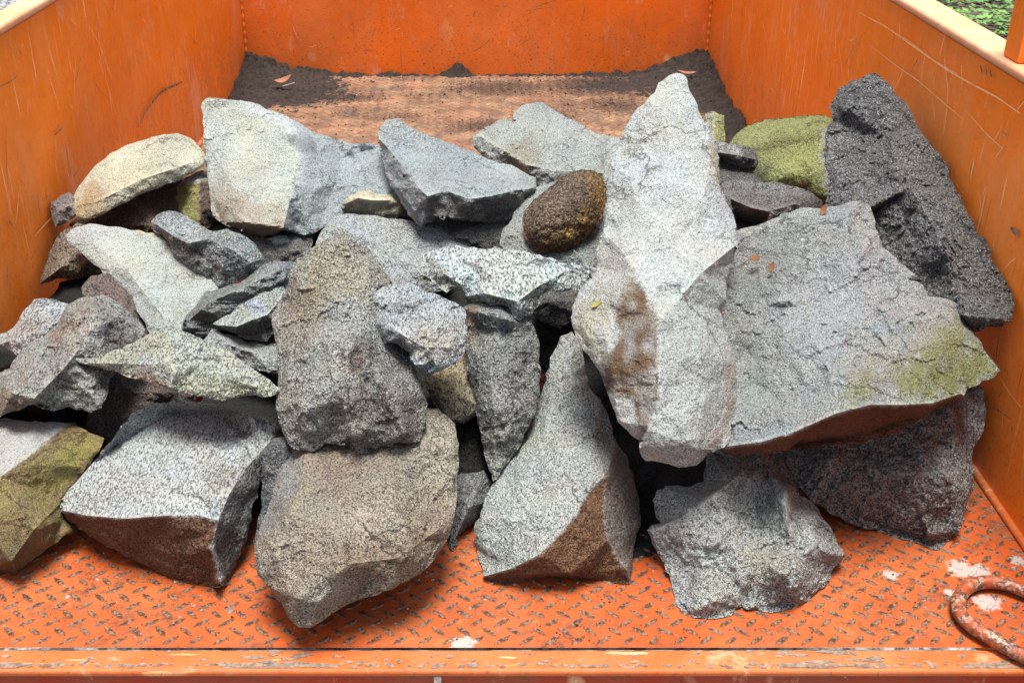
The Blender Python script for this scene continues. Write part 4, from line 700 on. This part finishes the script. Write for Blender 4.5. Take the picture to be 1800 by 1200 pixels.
rock('lumpy pale grey rock, pitted near its top, propped beside the tall mottled rock', [(656, 516), (672, 505), (700, 500), (722, 497), (740, 505), (755, 515), (775, 520), (800, 532), (818, 545), (819, 590), (816, 622), (800, 640), (780, 650), (757, 656), (737, 646), (722, 634), (720, 620), (702, 606), (676, 603), (668, 590), (657, 570), (655, 545)], tint=(.47, .49, .51), mat='needle', off=-10, gy=.65, T=9, ro=1.5, rid=[[(670, 530, 1), (700, 545, 3), (735, 548, 2.5), (775, 560, 3.5), (805, 570, 2)], [(680, 570, 3), (710, 590, 3.4), (745, 610, 4), (790, 610, 3)], [(735, 640, 1.5), (770, 640, 1.5)]], st=[([(680, 535), (720, 530), (730, 542), (690, 548)], (.13, .13, .13), .7, 5), ([(720, 580), (800, 570), (815, 620), (750, 630)], (.38, .33, .27), .6, 14), ([(660, 575), (700, 590), (720, 618), (700, 612), (668, 598)], (.2, .21, .22), .7, 4)])
rock('long olive-grey slab pointed at both ends, lying over the mauve-grey rock', [(128, 629), (150, 633), (168, 630), (190, 620), (225, 605), (256, 590), (270, 581), (300, 576), (322, 582), (360, 600), (410, 622), (442, 645), (470, 664), (494, 683), (489, 691), (460, 698), (440, 695), (420, 698), (400, 702), (380, 703), (345, 696), (318, 690), (290, 682), (250, 667), (215, 658), (185, 650), (155, 641)], tint=(.42, .44, .40), mat='needle', off=-8, gy=.8, T=6, ro=.8, rid=[[(270, 595, 1), (300, 620, 2.4), (306, 655, 3), (300, 680, 2.2)], [(180, 638, .8), (240, 640, 1.5), (300, 640, 3)], [(350, 640, 1.2), (400, 665, 2), (450, 680, 1.2)]], st=[([(170, 632), (260, 592), (300, 580), (290, 610), (220, 645), (180, 645)], (.26, .26, .20), .8, 8), ([(300, 685), (310, 650), (420, 660), (490, 686), (400, 704)], (.30, .31, .22), .7, 10), ([(200, 650), (260, 655), (300, 678), (280, 685), (210, 662)], (.34, .22, .15), .6, 5)])  # olive left end also carries its shade in the tint
rock('pale leaf-shaped thin slab with a jagged lower edge, in the middle of the pile', [(741, 447), (755, 440), (775, 436), (800, 431), (830, 434), (852, 438), (870, 433), (900, 437), (950, 448), (985, 460), (1020, 465), (1048, 471), (1069, 480), (1056, 492), (1048, 502), (1032, 509), (1005, 508), (988, 514), (962, 513), (948, 521), (950, 533), (940, 545), (928, 556), (914, 563), (902, 556), (893, 541), (880, 532), (862, 536), (842, 525), (820, 520), (812, 512), (795, 508), (785, 515), (770, 500), (758, 490), (748, 478), (742, 463)],
     tint=(.45, .48, .47), mat='needle', off=-12, gy=.85, T=4.5, ro=1.1, jag=2.4, rid=[[(760, 455, 1), (820, 450, .5), (830, 480, 1.8), (900, 470, 1), (990, 480, 1)], [(850, 515, 2), (910, 530, 2.8), (950, 500, 2)], [(780, 480, 1.6), (810, 500, 1.8)]], st=[([(745, 455), (760, 450), (800, 500), (785, 512)], (.20, .18, .16), .8, 5), ([(828, 460), (838, 462), (865, 490), (850, 495)], (.25, .23, .22), .7, 4), ([(870, 520), (905, 545), (890, 545), (860, 535)], (.34, .28, .22), .6, 5)])
rock('tallest pointed pale rock in the pile centre with a rust brown flank', [(1190, 128), (1204, 133), (1209, 150), (1220, 172), (1232, 205), (1248, 222), (1260, 255), (1265, 300), (1265, 326), (1276, 350), (1290, 380), (1297, 418), (1290, 460), (1276, 495), (1278, 530), (1265, 545), (1272, 575), (1285, 610), (1295, 645), (1294, 700), (1284, 740), (1282, 778), (1262, 790), (1245, 796), (1225, 817), (1192, 821), (1165, 813), (1135, 810), (1125, 795), (1126, 775), (1110, 765), (1085, 740), (1071, 700), (1065, 682), (1052, 650), (1035, 625), (1018, 605), (1006, 570), (1005, 540), (1018, 510), (1040, 490), (1048, 470), (1052, 430), (1062, 400), (1068, 350), (1070, 310), (1080, 262), (1104, 215), (1122, 190), (1152, 162), (1158, 145), (1174, 134)],
     tint=(.50, .52, .525), mat='fine', off=-8, gy=.6, T=15, ro=.65, fc=1.7, lo=1, jag=1.6,
     rid=[[(1058, 405, 1), (1092, 440, 4), (1122, 482, 5.2), (1146, 522, 6), (1161, 561, 6.8), (1192, 528, 6.2), (1230, 482, 5.5), (1292, 432, 2)], [(1161, 561, 6.8), (1156, 640, 6.6), (1158, 700, 5.8), (1140, 750, 3.8), (1128, 785, 1.5)], [(1185, 150, 0), (1175, 250, 2.5), (1170, 400, 4)], [(1255, 260, .5), (1235, 350, 3.5)], [(1048, 500, 1), (1062, 580, 2.5), (1080, 680, 2.5)], [(1230, 600, 5), (1240, 700, 4.6), (1225, 790, 2.5)], [(1090, 560, 3.6), (1110, 660, 3.8)]],
     st=[([(1110, 490), (1140, 522), (1159, 562), (1153, 640), (1157, 700), (1140, 750), (1128, 772), (1112, 700), (1060, 690), (1058, 640), (1085, 590), (1080, 540)], (.135, .085, .052), 1, 6), ([(1006, 520), (1050, 500), (1075, 530), (1075, 590), (1052, 650), (1000, 590)], (.33, .31, .24), .8, 10), ([(1248, 222), (1270, 300), (1268, 335), (1245, 280)], (.30, .24, .15), .8, 5), ([(1095, 400), (1075, 425), (1120, 490), (1090, 540), (1050, 500), (1052, 430)], (.34, .32, .29), .7, 10), ([(1160, 565), (1190, 530), (1230, 484), (1295, 430), (1300, 700), (1250, 820), (1120, 800), (1160, 700)], (.385, .415, .41), .9, 3), ([(1080, 262), (1155, 160), (1200, 130), (1215, 200), (1120, 270), (1085, 330)], (.42, .41, .35), .6, 18), ([(1285, 590), (1300, 650), (1285, 780), (1240, 800), (1272, 700)], (.27, .21, .175), .7, 8), ([(1128, 300), (1165, 285), (1165, 296), (1140, 302)], (.12, .12, .1), .7, 3)])

GR = 10; X0g, Y0g = -200, 0; back = np.full((150, 240), 9.0)
rocks = []
for i, sp in enumerate(SP):
    r_ = Rock(i, sp); P = r_.samples(GR); sh = r_.shape(P)
    if sp.get('floor'):
        lo = max(r_.poly, key=lambda q: q[1]); s0 = r_.shape(np.array([lo], float))[0] - sp.get('rd', .5) / 100
        r_.D = float(floor_depth(lo[1])) - s0 + .004
    ix = np.clip(((P[:, 0] - X0g) / GR).astype(int), 0, 239); iy = np.clip(((P[:, 1] - Y0g) / GR).astype(int), 0, 149)
    if not sp.get('fill'):
        u_ = (P[:, 0] - CX) / F; wd = np.where(u_ > 0, XR / np.maximum(u_, 1e-6), XL / np.minimum(u_, -1e-6)) - .02
        if not sp.get('floor'): r_.D = min(r_.D, float(np.min(wd - sh)))
        bd = back[iy, ix]; m = bd < 8.9
        if sp.get('wall'): r_.D = float(np.min(wd - sh)); m[:] = False
        if m.any():
            lim = float(np.min(bd[m] - sh[m])) - .006
            r_.D = lim if lim < r_.D else (min(lim, r_.D + .05, float(np.min(wd - sh))) if not sp.get('floor') else r_.D)
        np.minimum.at(back, (iy, ix), r_.D + sh)
    if DEBUG: print('%2d nom %.2f D %.2f  z %.2f  %s' % (i, r_.nom, r_.D, at_depth(r_.c[0], r_.c[1], r_.D)[2], sp['label'][:60]))
    o = r_.build(); tag(o, sp['label'], 'boulder' if sp.get('n') else 'rock', 'shade-tinted filler rocks deep inside the pile' if sp.get('fill') else GRP); rocks.append(r_)
# leaves, twigs
def surf(px, py):                           # front-most stone surface under a pixel of the photograph
    d = [float(r_.D + r_.shape(np.array([[px, py]], float))[0]) for r_ in rocks if seg_dist(np.array([[px, py]], float), r_.poly)[1][0]]
    return at_depth(px, py, min(d) - .009) if d else on_z(px, py, .002)
def leaf(px, py, L, Wd, ang, mat, label, base=None, curl=.25):
    c = Vector(surf(px, py) if base is None else base); mb = MB(); ca, sa = math.cos(ang), math.sin(ang); V = []; n_ = 9
    ax = Vector((ca, sa * .6, sa * .8)).normalized(); up = Vector((0, -.35, .93)); bx = ax.cross(up).normalized()
    for k in range(n_):
        t = k / (n_ - 1) * 2 - 1; wd = Wd * (1 - abs(t) ** 1.8) ** .8 + .0003
        for q in (-1, 0, 1): V.append(c + ax * t * L + bx * q * wd + up * (L * curl * t * t + abs(q) * wd * .35 + .0006))
    n0 = len(V); V += [v - up * .0005 for v in V]
    Fc = []
    for k in range(n_ - 1):
        for q in (0, 1):
            f = (k * 3 + q, k * 3 + q + 1, k * 3 + q + 4, k * 3 + q + 3); Fc += [f, tuple(n0 + z for z in f)[::-1]]
    mb.add(V, Fc); return tag(mb.build('leaf', M[mat], smooth=True), label, 'leaf', 'fallen leaves')
leaf(1447, 371, .010, .004, 1.1, 'leaf_o', 'small orange-brown leaf on the top edge of the wide moss-cornered slab')
leaf(1326, 455, .009, .005, .2, 'leaf_o', 'orange-brown leaf lying flat on the wide slab beside the tallest pointed rock')
leaf(1356, 471, .008, .0035, 1.2, 'leaf_o', 'narrow upright orange leaf on the wide slab, lower of the two close together')
leaf(1048, 536, .008, .003, .6, 'leaf_y', 'tiny yellow leaf on the grey flank of the tallest pointed rock')
leaf(498, 143, .028, .012, .35, 'leaf_p', 'pale pinkish curled dry leaf on the soil heap in the far corner', on_z(498, 143, .045), .5)
leaf(1207, 129, .030, .006, -.1, 'leaf_p', 'long pale leaf on the soil behind the tip of the tallest rock', on_z(1207, 129, .05), .3)
def twig(pts, r0, label):
    mb = MB(); mb.tube(pts, r0, 6, jit=.2); tag(mb.build('twig', M['twig']), label, 'twig', 'dry twigs')
twig([on_z(497, 152, .045), on_z(507, 149, .048), on_z(518, 146, .046)], .0022, 'thin pale twig on the soil heap beside the curled leaf')
twig([surf(1008, 452) + np.array([0, 0, .012]), surf(1022, 462) + np.array([0, -.004, .01]), surf(1040, 472) + np.array([0, -.006, .006])], .0009, 'fine dry twig under the round brown boulder')
